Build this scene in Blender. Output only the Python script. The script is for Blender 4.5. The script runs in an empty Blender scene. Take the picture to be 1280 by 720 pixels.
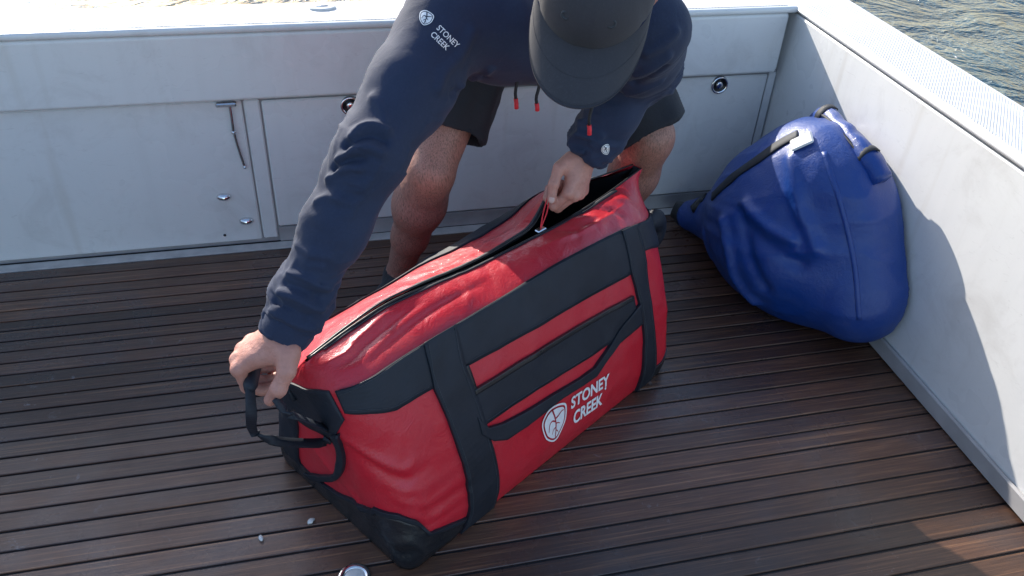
import bpy, math, random
import numpy as np
from mathutils import Vector, Matrix
from mathutils.bvhtree import BVHTree

random.seed(7)
RNG = np.random.default_rng(7)
SC = bpy.context.scene
COL = SC.collection

# ------------------------------------------------------------------ camera, sky, sun, exposure
PITCH, YAW, ROLL = map(math.radians, (36.8036, 15.0408, 3.2473))
FPX = 1054.07                                   # focal length in pixels of a 1280 wide frame
CAM = np.array([0.0, 0.0, 1.5])
cy, sy, cp, sp = math.cos(YAW), math.sin(YAW), math.cos(PITCH), math.sin(PITCH)
FW = np.array([sy * cp, cy * cp, -sp])
R0 = np.array([cy, -sy, 0.0])
U0 = np.cross(R0, FW)
RT = R0 * math.cos(ROLL) + U0 * math.sin(ROLL)
UP = -R0 * math.sin(ROLL) + U0 * math.cos(ROLL)
DN = -UP
TC = -FW                                        # towards the camera
cam_data = bpy.data.cameras.new('camera')
cam = bpy.data.objects.new('camera', cam_data)
COL.objects.link(cam)
cam.matrix_world = Matrix(((RT[0], UP[0], TC[0], CAM[0]), (RT[1], UP[1], TC[1], CAM[1]),
                           (RT[2], UP[2], TC[2], CAM[2]), (0, 0, 0, 1)))
cam_data.sensor_width = 36.0
cam_data.lens = 36.0 * FPX / 1280.0
cam_data.clip_start = 0.05
cam_data.clip_end = 6000
SC.camera = cam

SUN_EL, SUN_AZ = math.radians(26), math.radians(19)      # azimuth left of +Y
SUN = np.array([-math.sin(SUN_AZ) * math.cos(SUN_EL), math.cos(SUN_AZ) * math.cos(SUN_EL), math.sin(SUN_EL)])
world = bpy.data.worlds.new('World')
SC.world = world
world.use_nodes = True
wn = world.node_tree
sky = wn.nodes.new('ShaderNodeTexSky')
sky.sky_type = 'NISHITA'
sky.sun_disc = False
sky.sun_elevation = SUN_EL
sky.sun_rotation = -SUN_AZ
sky.altitude = 0
sky.air_density = 1.0
sky.dust_density = 1.0
sky.ozone_density = 1.0
bg = wn.nodes['Background']
bg.inputs[1].default_value = 0.15
wn.links.new(sky.outputs[0], bg.inputs[0])
sun_data = bpy.data.lights.new('sun', 'SUN')
sun_data.energy = 4.0
sun_data.angle = math.radians(0.53)
sun_data.color = (1.0, 0.93, 0.83)
sun = bpy.data.objects.new('sun', sun_data)
COL.objects.link(sun)
sun.rotation_euler = Vector(-SUN).to_track_quat('-Z', 'Y').to_euler()
SC.view_settings.view_transform = 'Standard'
SC.view_settings.look = 'None'
SC.view_settings.gamma = 1.0
SC.view_settings.use_curve_mapping = False
SC.view_settings.exposure = 1.05

# ------------------------------------------------------------------ helpers
def ray(px, py):
    d = FW * FPX + RT * (px - 640) - UP * (py - 360)
    return d / np.linalg.norm(d)
def at_y(px, py, y):
    d = ray(px, py); return CAM + d * (y / d[1])
def at_z(px, py, z):
    d = ray(px, py); return CAM + d * ((z - CAM[2]) / d[2])
def nrm(v):
    v = np.asarray(v, float); return v / np.linalg.norm(v)

def node_mat(name):
    m = bpy.data.materials.new(name); m.use_nodes = True
    nt = m.node_tree; nt.nodes.clear()
    out = nt.nodes.new('ShaderNodeOutputMaterial')
    b = nt.nodes.new('ShaderNodeBsdfPrincipled')
    nt.links.new(b.outputs[0], out.inputs[0])
    return m, nt, b
def N(nt, kind, **kw):
    n = nt.nodes.new(kind)
    for k, v in kw.items():
        if k in n.inputs.keys():
            n.inputs[k].default_value = v
        else:
            setattr(n, k, v)
    return n
def coords(nt, which='Object', scale=(1, 1, 1), rot=(0, 0, 0)):
    tc = nt.nodes.new('ShaderNodeTexCoord')
    mp = nt.nodes.new('ShaderNodeMapping')
    mp.inputs['Scale'].default_value = scale
    mp.inputs['Rotation'].default_value = rot
    nt.links.new(tc.outputs[which], mp.inputs[0])
    return mp.outputs[0]
def noise(nt, vec, scale, detail=4, rough=0.55, dist=0.0):
    n = N(nt, 'ShaderNodeTexNoise', Scale=scale, Detail=detail, Roughness=rough, Distortion=dist)
    nt.links.new(vec, n.inputs['Vector'])
    return n.outputs['Fac']
def ramp(nt, fac, stops):
    r = nt.nodes.new('ShaderNodeValToRGB')
    el = r.color_ramp.elements
    while len(el) < len(stops): el.new(0.5)
    for e, (p, c) in zip(el, stops):
        e.position = p; e.color = (c, c, c, 1) if not hasattr(c, '__len__') else (*c, 1)
    nt.links.new(fac, r.inputs[0])
    return r.outputs[0]
def mixc(nt, fac, a, b, mode='MIX'):
    m = nt.nodes.new('ShaderNodeMix'); m.data_type = 'RGBA'; m.blend_type = mode
    for sock, v in ((m.inputs[0], fac), (m.inputs[6], a), (m.inputs[7], b)):
        if isinstance(v, (int, float)): sock.default_value = v
        elif isinstance(v, tuple): sock.default_value = (*v, 1)
        else: nt.links.new(v, sock)
    return m.outputs[2]
def mathn(nt, op, a, b=0.0):
    m = nt.nodes.new('ShaderNodeMath'); m.operation = op
    for s, v in ((m.inputs[0], a), (m.inputs[1], b)):
        if isinstance(v, (int, float)): s.default_value = v
        else: nt.links.new(v, s)
    return m.outputs[0]
def bump(nt, b, h, strength=0.3, dist=0.002, prev=None):
    n = N(nt, 'ShaderNodeBump', Strength=strength, Distance=dist)
    nt.links.new(h, n.inputs['Height'])
    if prev is not None: nt.links.new(prev, n.inputs['Normal'])
    nt.links.new(n.outputs[0], b.inputs['Normal'])
    return n.outputs[0]

def simple(name, col, rough=0.5, metal=0.0, nscale=40, var=0.12, bstr=0.15, bdist=0.001, bscale=None, rvar=0.1, spec=0.5):
    m, nt, b = node_mat(name)
    v = coords(nt)
    f = noise(nt, v, nscale, 5)
    dark = tuple(c * (1 - var) for c in col); lite = tuple(min(1, c * (1 + var)) for c in col)
    nt.links.new(mixc(nt, ramp(nt, f, [(0.3, 0), (0.7, 1)]), dark, lite), b.inputs['Base Color'])
    b.inputs['Metallic'].default_value = metal
    b.inputs['Specular IOR Level'].default_value = spec
    f2 = noise(nt, v, nscale * 0.3, 4)
    nt.links.new(ramp(nt, f2, [(0.3, max(0.02, rough - rvar)), (0.7, min(1, rough + rvar))]), b.inputs['Roughness'])
    bump(nt, b, noise(nt, v, bscale or nscale * 4, 3), bstr, bdist)
    return m

M = {}
def build_materials():
    # teak plank, wet and dark, each plank its own tone
    m, nt, b = node_mat('teak')
    info = nt.nodes.new('ShaderNodeObjectInfo')
    tc = nt.nodes.new('ShaderNodeTexCoord')
    add = nt.nodes.new('ShaderNodeVectorMath'); add.operation = 'ADD'
    cmb = nt.nodes.new('ShaderNodeCombineXYZ')
    nt.links.new(mathn(nt, 'MULTIPLY', info.outputs['Random'], 37.0), cmb.inputs[0])
    nt.links.new(mathn(nt, 'MULTIPLY', info.outputs['Random'], 91.0), cmb.inputs[1])
    nt.links.new(tc.outputs['Object'], add.inputs[0]); nt.links.new(cmb.outputs[0], add.inputs[1])
    mp = nt.nodes.new('ShaderNodeMapping'); mp.inputs['Scale'].default_value = (2.2, 55, 20)
    nt.links.new(add.outputs[0], mp.inputs[0])
    grain = noise(nt, mp.outputs[0], 3.0, 7, 0.65, 0.4)
    mp2 = nt.nodes.new('ShaderNodeMapping'); mp2.inputs['Scale'].default_value = (6, 260, 60)
    nt.links.new(add.outputs[0], mp2.inputs[0])
    fine = noise(nt, mp2.outputs[0], 3.0, 4, 0.7)
    wetv = coords(nt, 'Generated', (1, 1, 1))
    geo = nt.nodes.new('ShaderNodeNewGeometry')
    blotch = noise(nt, geo.outputs['Position'], 3.3, 5, 0.6, 0.3)
    c1 = ramp(nt, grain, [(0.25, (0.050, 0.028, 0.021)), (0.5, (0.105, 0.060, 0.044)), (0.72, (0.20, 0.118, 0.082))])
    c2 = mixc(nt, ramp(nt, fine, [(0.35, 0.0), (0.75, 0.55)]), c1, (0.052, 0.037, 0.034))
    c3 = mixc(nt, ramp(nt, blotch, [(0.46, 0.0), (0.64, 0.5)]), c2, (0.062, 0.053, 0.055))
    st_ = nt.nodes.new('ShaderNodeMapping'); st_.inputs['Scale'].default_value = (1.1, 90, 20); nt.links.new(add.outputs[0], st_.inputs[0])
    c3 = mixc(nt, ramp(nt, noise(nt, st_.outputs[0], 1.6, 5, 0.6, 0.3), [(0.56, 0), (0.68, 0.75)]), c3, (0.27, 0.165, 0.115))
    tone = mathn(nt, 'ADD', mathn(nt, 'MULTIPLY', info.outputs['Random'], 0.9), 0.55)
    c4 = mixc(nt, 1.0, c3, c3)
    hsv = N(nt, 'ShaderNodeHueSaturation', Saturation=1.3)
    nt.links.new(tone, hsv.inputs['Value']); nt.links.new(c4, hsv.inputs['Color'])
    # dried salt marks and scuffs
    salt = noise(nt, geo.outputs['Position'], 26, 6, 0.75, 0.6)
    saltm = mathn(nt, 'MULTIPLY', ramp(nt, salt, [(0.60, 0), (0.72, 1)]), ramp(nt, noise(nt, geo.outputs['Position'], 2.1, 2), [(0.5, 0), (0.62, 0.55)]))
    c5 = mixc(nt, saltm, hsv.outputs[0], (0.32, 0.33, 0.35))
    nt.links.new(c5, b.inputs['Base Color'])
    nt.links.new(ramp(nt, blotch, [(0.35, 0.50), (0.6, 0.24)]), b.inputs['Roughness'])
    hh = mathn(nt, 'ADD', mathn(nt, 'MULTIPLY', grain, 0.6), mathn(nt, 'MULTIPLY', fine, 0.5))
    bump(nt, b, hh, 0.55, 0.0018)
    b.inputs['Coat Weight'].default_value = 0.25; b.inputs['Coat Roughness'].default_value = 0.2
    M['teak'] = m
    M['pale_teak'] = simple('pale_margin', (0.50, 0.47, 0.44), 0.55, nscale=18, var=0.18)
    M['caulk'] = simple('caulk', (0.008, 0.009, 0.012), 0.55, nscale=60, var=0.3)
    # gelcoat: slightly orange-peeled, streaked and soiled white
    m, nt, b = node_mat('gelcoat')
    v = coords(nt, 'Object', (1, 1, 1))
    geo = nt.nodes.new('ShaderNodeNewGeometry')
    st = nt.nodes.new('ShaderNodeMapping'); st.inputs['Scale'].default_value = (14, 14, 1.2)
    nt.links.new(geo.outputs['Position'], st.inputs[0])
    streak = noise(nt, st.outputs[0], 1.6, 5, 0.6)
    cloud = noise(nt, geo.outputs['Position'], 2.4, 4, 0.55)
    c = mixc(nt, ramp(nt, streak, [(0.5, 0), (0.8, 0.25)]), (0.74, 0.74, 0.73), (0.60, 0.59, 0.57))
    c = mixc(nt, ramp(nt, cloud, [(0.45, 0), (0.75, 0.35)]), c, (0.66, 0.66, 0.68))
    sc_ = nt.nodes.new('ShaderNodeMapping'); sc_.inputs['Scale'].default_value = (26, 26, 90); sc_.inputs['Rotation'].default_value = (0, 0.5, 0)
    nt.links.new(geo.outputs['Position'], sc_.inputs[0])
    scuff = noise(nt, sc_.outputs[0], 1.0, 6, 0.7, 1.5)
    c = mixc(nt, ramp(nt, scuff, [(0.60, 0), (0.70, 0.35)]), c, (0.47, 0.46, 0.45))
    dr = nt.nodes.new('ShaderNodeMapping'); dr.inputs['Scale'].default_value = (13, 13, 0.9)
    nt.links.new(geo.outputs['Position'], dr.inputs[0])
    drip = noise(nt, dr.outputs[0], 1.0, 3, 0.5)
    c = mixc(nt, ramp(nt, drip, [(0.60, 0), (0.70, 0.28)]), c, (0.54, 0.50, 0.44))
    nt.links.new(c, b.inputs['Base Color'])
    grime = noise(nt, geo.outputs['Position'], 5.5, 6, 0.7, 0.8)
    c = mixc(nt, ramp(nt, grime, [(0.52, 0), (0.72, 0.35)]), c, (0.50, 0.48, 0.46))
    nt.links.new(c, b.inputs['Base Color'])
    nt.links.new(ramp(nt, cloud, [(0.3, 0.22), (0.7, 0.42)]), b.inputs['Roughness'])
    bump(nt, b, noise(nt, geo.outputs['Position'], 9, 3), 0.12, 0.01)
    M['gelcoat'] = m
    M['gelcoat_grey'] = simple('gelcoat_grey', (0.36, 0.35, 0.35), 0.5, nscale=12, var=0.15)  # on the toe cove this grey stands for shaded white gelcoat
    # non-skid
    m, nt, b = node_mat('nonskid')
    geo = nt.nodes.new('ShaderNodeNewGeometry')
    mp = nt.nodes.new('ShaderNodeMapping'); mp.inputs['Scale'].default_value = (1, 1, 0.0); mp.inputs['Rotation'].default_value = (0, 0, 0.7)
    nt.links.new(geo.outputs['Position'], mp.inputs[0])
    vo = N(nt, 'ShaderNodeTexVoronoi', Scale=150.0, Randomness=0.1)
    nt.links.new(mp.outputs[0], vo.inputs['Vector'])
    b.inputs['Base Color'].default_value = (0.72, 0.71, 0.69, 1); b.inputs['Roughness'].default_value = 0.55
    nt.links.new(mixc(nt, ramp(nt, noise(nt, geo.outputs['Position'], 14, 5), [(0.4, 0), (0.7, 0.4)]), (0.74, 0.73, 0.71), (0.56, 0.55, 0.53)), b.inputs['Base Color'])
    bump(nt, b, vo.outputs['Distance'], 0.8, 0.004)
    M['nonskid'] = m
    M['chrome'] = simple('chrome', (0.75, 0.75, 0.76), 0.14, 1.0, nscale=60, var=0.08, bstr=0.05)
    M['black_plastic'] = simple('black_plastic', (0.012, 0.012, 0.014), 0.35, nscale=80)
    M['white_plastic'] = simple('white_plastic', (0.7, 0.7, 0.69), 0.35, nscale=50)
    # vinyl family
    def vinyl(name, col, rough, dusty, sc=1.0, coat=0.0):
        m, nt, b = node_mat(name)
        v = coords(nt)
        f = noise(nt, v, 7, 6, 0.65, 0.4)
        g = noise(nt, v, 45, 5, 0.7)
        dust = mathn(nt, 'MULTIPLY', ramp(nt, f, [(0.38, 0), (0.72, 1)]), ramp(nt, g, [(0.3, 0.25), (0.75, 1)]))
        dustc = tuple(c * 0.75 + 0.055 for c in col)
        c = mixc(nt, mathn(nt, 'MULTIPLY', dust, dusty), col, dustc)
        tiny = noise(nt, v, 190, 3, 0.6)
        c = mixc(nt, ramp(nt, tiny, [(0.73, 0), (0.80, 0.55)]), c, tuple(min(1, x * 0.7 + 0.16) for x in col))
        nt.links.new(c, b.inputs['Base Color'])
        nt.links.new(ramp(nt, f, [(0.3, max(0.05, rough - 0.1)), (0.75, rough + 0.14)]), b.inputs['Roughness'])
        wv = coords(nt, 'Object', (1, 1, 1), (0.4, 0.3, 0.2))
        w = nt.nodes.new('ShaderNodeTexChecker'); w.inputs['Scale'].default_value = 700 * sc
        nt.links.new(wv, w.inputs['Vector'])
        cr = noise(nt, v, 22, 6, 0.7, 1.2)
        p = bump(nt, b, cr, 0.36, 0.006)
        p = bump(nt, b, ramp(nt, noise(nt, v, 55, 3, 0.6, 2.0), [(0.42, 0), (0.5, 1), (0.58, 0)]), 0.16, 0.002, p)
        nt.links.new(p, b.inputs['Coat Normal'])
        bump(nt, b, w.outputs['Fac'], 0.06, 0.0006, p)
        gn = nt.nodes.new('ShaderNodeNewGeometry'); sx = nt.nodes.new('ShaderNodeSeparateXYZ'); nt.links.new(gn.outputs['Normal'], sx.inputs[0])
        nt.links.new(ramp(nt, sx.outputs[2], [(0.55, coat * .12), (0.88, coat)]), b.inputs['Coat Weight'])
        b.inputs['Coat Roughness'].default_value = 0.085
        return m
    M['red'] = vinyl('red_vinyl', (0.60, 0.012, 0.030), 0.42, 0.5, coat=1.0)
    M['black_vinyl'] = vinyl('black_vinyl', (0.010, 0.012, 0.016), 0.32, 0.35, coat=0.3)
    M['blue'] = vinyl('blue_vinyl', (0.005, 0.045, 0.24), 0.40, 0.7, coat=0.35)
    # webbing: fine ribs
    def webbing(name, col, rough=0.7):
        m, nt, b = node_mat(name)
        v = coords(nt)
        f = noise(nt, v, 9, 6, 0.65)
        nt.links.new(mixc(nt, ramp(nt, f, [(0.35, 0), (0.75, 1)]), col, tuple(x * 1.6 + 0.004 for x in col)), b.inputs['Base Color'])
        b.inputs['Roughness'].default_value = rough
        b.inputs['Sheen Weight'].default_value = 0.0
        w = nt.nodes.new('ShaderNodeTexWave'); w.wave_type = 'BANDS'; w.bands_direction = 'DIAGONAL'
        w.inputs['Scale'].default_value = 170; w.inputs['Distortion'].default_value = 0.6
        nt.links.new(v, w.inputs['Vector'])
        p = bump(nt, b, noise(nt, v, 26, 4), 0.25, 0.004)
        bump(nt, b, w.outputs['Fac'], 0.35, 0.0008, p)
        return m
    M['webbing'] = webbing('webbing', (0.006, 0.010, 0.018), 0.6)
    M['thread'] = simple('thread', (0.035, 0.04, 0.05), 0.7, nscale=400, var=0.4)
    M['rag'] = simple('rag', (0.35, 0.47, 0.62), 0.8, nscale=40)
    M['cord'] = webbing('red_cord', (0.55, 0.02, 0.03))
    M['cord_dark'] = webbing('dark_cord', (0.012, 0.012, 0.014))
    M['lining'] = webbing('lining', (0.010, 0.012, 0.015), 0.85)
    M['print_white'] = simple('print_white', (0.86, 0.86, 0.87), 0.4, nscale=90, var=0.06)
    M['print_red'] = simple('print_red', (0.40, 0.010, 0.025), 0.45, nscale=90)
    # cloth
    def cloth(name, col, rough=0.85, sheen=0.25, sc=1400, wr=0.25):
        m, nt, b = node_mat(name)
        v = coords(nt)
        f = noise(nt, v, 6, 6, 0.6)
        h = noise(nt, v, 260, 3, 0.6)
        c = mixc(nt, ramp(nt, f, [(0.3, 0), (0.7, 1)]), tuple(x * 0.82 for x in col), tuple(x * 1.15 for x in col))
        c = mixc(nt, ramp(nt, h, [(0.5, 0), (0.8, 0.35)]), c, tuple(x * 1.5 + 0.01 for x in col))
        nt.links.new(c, b.inputs['Base Color'])
        b.inputs['Roughness'].default_value = rough
        b.inputs['Sheen Weight'].default_value = sheen
        b.inputs['Sheen Roughness'].default_value = 0.5
        p = bump(nt, b, noise(nt, v, 30, 4, 0.6, 0.8), wr, 0.006)
        bump(nt, b, noise(nt, v, 700, 2), 0.25, 0.0008, p)
        return m
    M['shirt'] = cloth('shirt_navy', (0.014, 0.024, 0.060), 0.85, 0.05)
    M['shorts'] = cloth('shorts_charcoal', (0.010, 0.011, 0.017), 0.8, 0.02)
    M['cap'] = cloth('cap_charcoal', (0.036, 0.035, 0.044), 0.8, 0.05, wr=0.06)
    M['shoe'] = cloth('shoe_dark', (0.012, 0.013, 0.016), 0.7, 0.1)
    M['shoe_toe'] = simple('shoe_toe', (0.12, 0.15, 0.20), 0.5, nscale=60)
    # skin
    m, nt, b = node_mat('skin')
    v = coords(nt)
    f = noise(nt, v, 9, 5, 0.6); g = noise(nt, v, 120, 4, 0.65)
    c = mixc(nt, ramp(nt, f, [(0.32, 0), (0.7, 1)]), (0.46, 0.200, 0.150), (0.58, 0.290, 0.230))
    c = mixc(nt, ramp(nt, g, [(0.45, 0), (0.75, 0.4)]), c, (0.33, 0.155, 0.115))
    geo = nt.nodes.new('ShaderNodeNewGeometry'); sep = nt.nodes.new('ShaderNodeSeparateXYZ'); nt.links.new(geo.outputs['Position'], sep.inputs[0])
    leg = mathn(nt, 'MULTIPLY', ramp(nt, mathn(nt, 'SUBTRACT', sep.outputs[1], 1.0), [(0.68, 0), (0.72, 1)]), ramp(nt, sep.outputs[2], [(0.62, 1), (0.70, 0)]))
    hv = nt.nodes.new('ShaderNodeMapping'); hv.inputs['Scale'].default_value = (420, 420, 90); nt.links.new(geo.outputs['Position'], hv.inputs[0])
    hairs = ramp(nt, noise(nt, hv.outputs[0], 1.0, 3, 0.6, 0.8), [(0.45, 0), (0.66, 0.8)])
    tan = mixc(nt, hairs, mixc(nt, 0.42, c, (0.22, 0.12, 0.08)), (0.10, 0.06, 0.045))
    c = mixc(nt, leg, c, tan)
    nt.links.new(c, b.inputs['Base Color'])
    b.inputs['Roughness'].default_value = 0.5
    b.inputs['Subsurface Weight'].default_value = 0.06
    b.inputs['Subsurface Radius'].default_value = (0.01, 0.004, 0.002)
    b.inputs['Subsurface Scale'].default_value = 0.5
    vo = N(nt, 'ShaderNodeTexVoronoi', Scale=330.0); nt.links.new(v, vo.inputs['Vector'])
    p = bump(nt, b, noise(nt, v, 45, 5, 0.65, 1.0), 0.45, 0.004)
    bump(nt, b, vo.outputs['Distance'], 0.3, 0.0012, p)
    M['skin'] = m
    M['nail'] = simple('nail', (0.60, 0.38, 0.33), 0.3, nscale=100, var=0.05)
    M['hair'] = simple('hair', (0.07, 0.045, 0.030), 0.6, nscale=160, var=0.5, bstr=0.9, bdist=0.003)
    M['eye'] = simple('eye', (0.75, 0.73, 0.70), 0.15, nscale=20, var=0.03)
    M['iris'] = simple('iris', (0.03, 0.025, 0.02), 0.1)
    # sea
    m, nt, b = node_mat('sea')
    geo = nt.nodes.new('ShaderNodeNewGeometry')
    b.inputs['Base Color'].default_value = (0.012, 0.05, 0.075, 1)
    b.inputs['Roughness'].default_value = 0.08
    w1 = noise(nt, geo.outputs['Position'], 1.1, 6, 0.62, 0.5)
    w2 = noise(nt, geo.outputs['Position'], 7.0, 5, 0.6, 0.4)
    nt.links.new(mixc(nt, ramp(nt, w1, [(0.4, 0), (0.7, 1)]), (0.010, 0.045, 0.075), (0.03, 0.09, 0.12)), b.inputs['Base Color'])
    p = bump(nt, b, w1, 0.9, 0.35)
    bump(nt, b, w2, 0.8, 0.06, p)
    M['sea'] = m
build_materials()

def mesh(name, V, F, mat, parent=None, smooth=True, mats=None, midx=None):
    me = bpy.data.meshes.new(name)
    V = np.asarray(V, float)
    me.from_pydata([tuple(v) for v in V], [], [tuple(int(i) for i in f) for f in F])
    me.update()
    if smooth: me.polygons.foreach_set('use_smooth', [True] * len(me.polygons))
    me.materials.append(mat)
    o = bpy.data.objects.new(name, me)
    COL.objects.link(o)
    if parent is not None: o.parent = parent
    return o
def empty(name, loc=(0, 0, 0), rz=0.0, parent=None):
    o = bpy.data.objects.new(name, None)
    o.empty_display_size = 0.1
    COL.objects.link(o)
    o.location = loc; o.rotation_euler = (0, 0, rz)
    if parent is not None: o.parent = parent
    return o
def tag(o, label, cat, group=None):
    o['label'] = label; o['category'] = cat
    if group: o['group'] = group
    return o
def structure(o): o['kind'] = 'structure'; return o

def box_vf(x0, x1, y0, y1, z0, z1, bev=0.0):
    """box with chamfered edges (24 verts) so that edges catch light"""
    if bev <= 0:
        V = [(x, y, z) for x in (x0, x1) for y in (y0, y1) for z in (z0, z1)]
        F = [(0, 1, 3, 2), (4, 6, 7, 5), (0, 4, 5, 1), (2, 3, 7, 6), (0, 2, 6, 4), (1, 5, 7, 3)]
        return V, F
    c = [(x0 + x1) / 2, (y0 + y1) / 2, (z0 + z1) / 2]; h = [(x1 - x0) / 2, (y1 - y0) / 2, (z1 - z0) / 2]
    V = []; idx = {}
    for sx in (-1, 1):
        for sy_ in (-1, 1):
            for sz in (-1, 1):
                s = (sx, sy_, sz)
                for ax in range(3):
                    p = [c[i] + s[i] * (h[i] if i == ax else h[i] - bev) for i in range(3)]
                    idx[(s, ax)] = len(V); V.append(tuple(p))
    F = []
    for ax in range(3):
        o1, o2 = [i for i in range(3) if i != ax]
        for sg in (-1, 1):
            f = []
            for a, b_ in ((-1, -1), (1, -1), (1, 1), (-1, 1)):
                s = [0, 0, 0]; s[ax] = sg; s[o1] = a; s[o2] = b_
                f.append(idx[(tuple(s), ax)])
            F.append(f)
    for ax in range(3):                       # edges along ax
        o1, o2 = [i for i in range(3) if i != ax]
        for a in (-1, 1):
            for b_ in (-1, 1):
                s1 = [0, 0, 0]; s1[ax] = -1; s1[o1] = a; s1[o2] = b_
                s2 = list(s1); s2[ax] = 1
                F.append([idx[(tuple(s1), o1)], idx[(tuple(s2), o1)], idx[(tuple(s2), o2)], idx[(tuple(s1), o2)]])
    for sx in (-1, 1):
        for sy_ in (-1, 1):
            for sz in (-1, 1):
                s = (sx, sy_, sz); F.append([idx[(s, 0)], idx[(s, 1)], idx[(s, 2)]])
    # fix windings
    V_ = np.array(V); cc = np.array(c); out = []
    for f in F:
        p = V_[f]; n = np.cross(p[1] - p[0], p[2] - p[0])
        out.append(f if n @ (p.mean(0) - cc) > 0 else f[::-1])
    return V, out
def box(name, x0, x1, y0, y1, z0, z1, mat, parent=None, bev=0.004):
    V, F = box_vf(x0, x1, y0, y1, z0, z1, bev)
    return mesh(name, V, F, mat, parent, smooth=False)

def catmull(P, n):
    P = np.asarray(P, float); m = len(P)
    Q = np.vstack([2 * P[0] - P[1], P, 2 * P[-1] - P[-2]])
    t = np.linspace(0, m - 1, n); i = np.clip(t.astype(int), 0, m - 2); s = (t - i)[:, None]
    a, b, c, d = Q[i], Q[i + 1], Q[i + 2], Q[i + 3]
    return 0.5 * (2 * b + (c - a) * s + (2 * a - 5 * b + 4 * c - d) * s ** 2 + (3 * b - a - 3 * c + d) * s ** 3)
def tube_vf(P, rad, k=8, cap=True):
    P = np.asarray(P, float); n = len(P); rad = np.broadcast_to(rad, (n,))
    T = np.gradient(P, axis=0); T /= np.linalg.norm(T, axis=1)[:, None]
    ref = np.array([0.13, 0.21, 0.97]); ref = ref - T[0] * (ref @ T[0]); ref /= np.linalg.norm(ref)
    V = []
    for i in range(n):
        ref = ref - T[i] * (ref @ T[i]); ref /= np.linalg.norm(ref); b = np.cross(T[i], ref)
        for j in range(k):
            a = 2 * math.pi * j / k; V.append(P[i] + rad[i] * (ref * math.cos(a) + b * math.sin(a)))
    F = [(i * k + j, i * k + (j + 1) % k, (i + 1) * k + (j + 1) % k, (i + 1) * k + j) for i in range(n - 1) for j in range(k)]
    if cap:
        F.append(tuple(range(k))[::-1]); F.append(tuple((n - 1) * k + j for j in range(k)))
    return np.array(V), F
def strip_vf(P, side, w, th):
    """webbing: a rectangular section swept along P; side = width direction per point"""
    P = np.asarray(P, float); n = len(P)
    side = np.broadcast_to(np.asarray(side, float), P.shape)
    T = np.gradient(P, axis=0); T /= np.linalg.norm(T, axis=1)[:, None]
    w = np.broadcast_to(w, (n,))
    V = []
    for i in range(n):
        s = side[i] - T[i] * (side[i] @ T[i]); s /= np.linalg.norm(s); nn = np.cross(T[i], s)
        for a, b in ((-.5, -.5), (-.42, .5), (.42, .5), (.5, -.5), (.42, -.9), (-.42, -.9)):
            V.append(P[i] + s * a * w[i] + nn * b * th)
    k = 6
    F = [(i * k + j, i * k + (j + 1) % k, (i + 1) * k + (j + 1) % k, (i + 1) * k + j) for i in range(n - 1) for j in range(k)]
    F.append(tuple(range(k))[::-1]); F.append(tuple((n - 1) * k + j for j in range(k)))
    return np.array(V), F
def lathe_vf(prof, n=28, closed=False):
    V = []; F = []; m = len(prof)
    for i in range(n):
        a = 2 * math.pi * i / n
        for r, z in prof: V.append((r * math.cos(a), r * math.sin(a), z))
    for i in range(n):
        j = (i + 1) % n
        for k in range(m - 1): F.append((i * m + k, j * m + k, j * m + k + 1, i * m + k + 1))
    return np.array(V), F
def orient(V, loc, zdir, xdir=(1, 0, 0), scale=(1, 1, 1)):
    z = nrm(zdir); x = np.asarray(xdir, float); x = nrm(x - z * (x @ z)); y = np.cross(z, x)
    V = np.asarray(V, float) * np.asarray(scale)
    return np.asarray(loc, float) + V[:, :1] * x + V[:, 1:2] * y + V[:, 2:] * z

# value noise for geometry
_H = RNG.random(4096)
def vnoise(P, s=1.0, seed=0):
    P = np.asarray(P, float) * s + seed * 17.37
    i = np.floor(P).astype(np.int64); f = P - i; f = f * f * (3 - 2 * f)
    def h(a, b, c): return _H[(a * 374761 + b * 668265 + c * 961748 + (a * b) * 7 + (b * c) * 13) & 4095]
    x, y, z = i[..., 0], i[..., 1], i[..., 2]; u, v, w = f[..., 0], f[..., 1], f[..., 2]
    r = 0
    for dx in (0, 1):
        for dy in (0, 1):
            for dz in (0, 1):
                r = r + h(x + dx, y + dy, z + dz) * (u if dx else 1 - u) * (v if dy else 1 - v) * (w if dz else 1 - w)
    return r * 2 - 1
def fbm(P, s, o=3, seed=0):
    return sum(vnoise(P, s * 2 ** i, seed + i) / 2 ** i for i in range(o))

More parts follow.
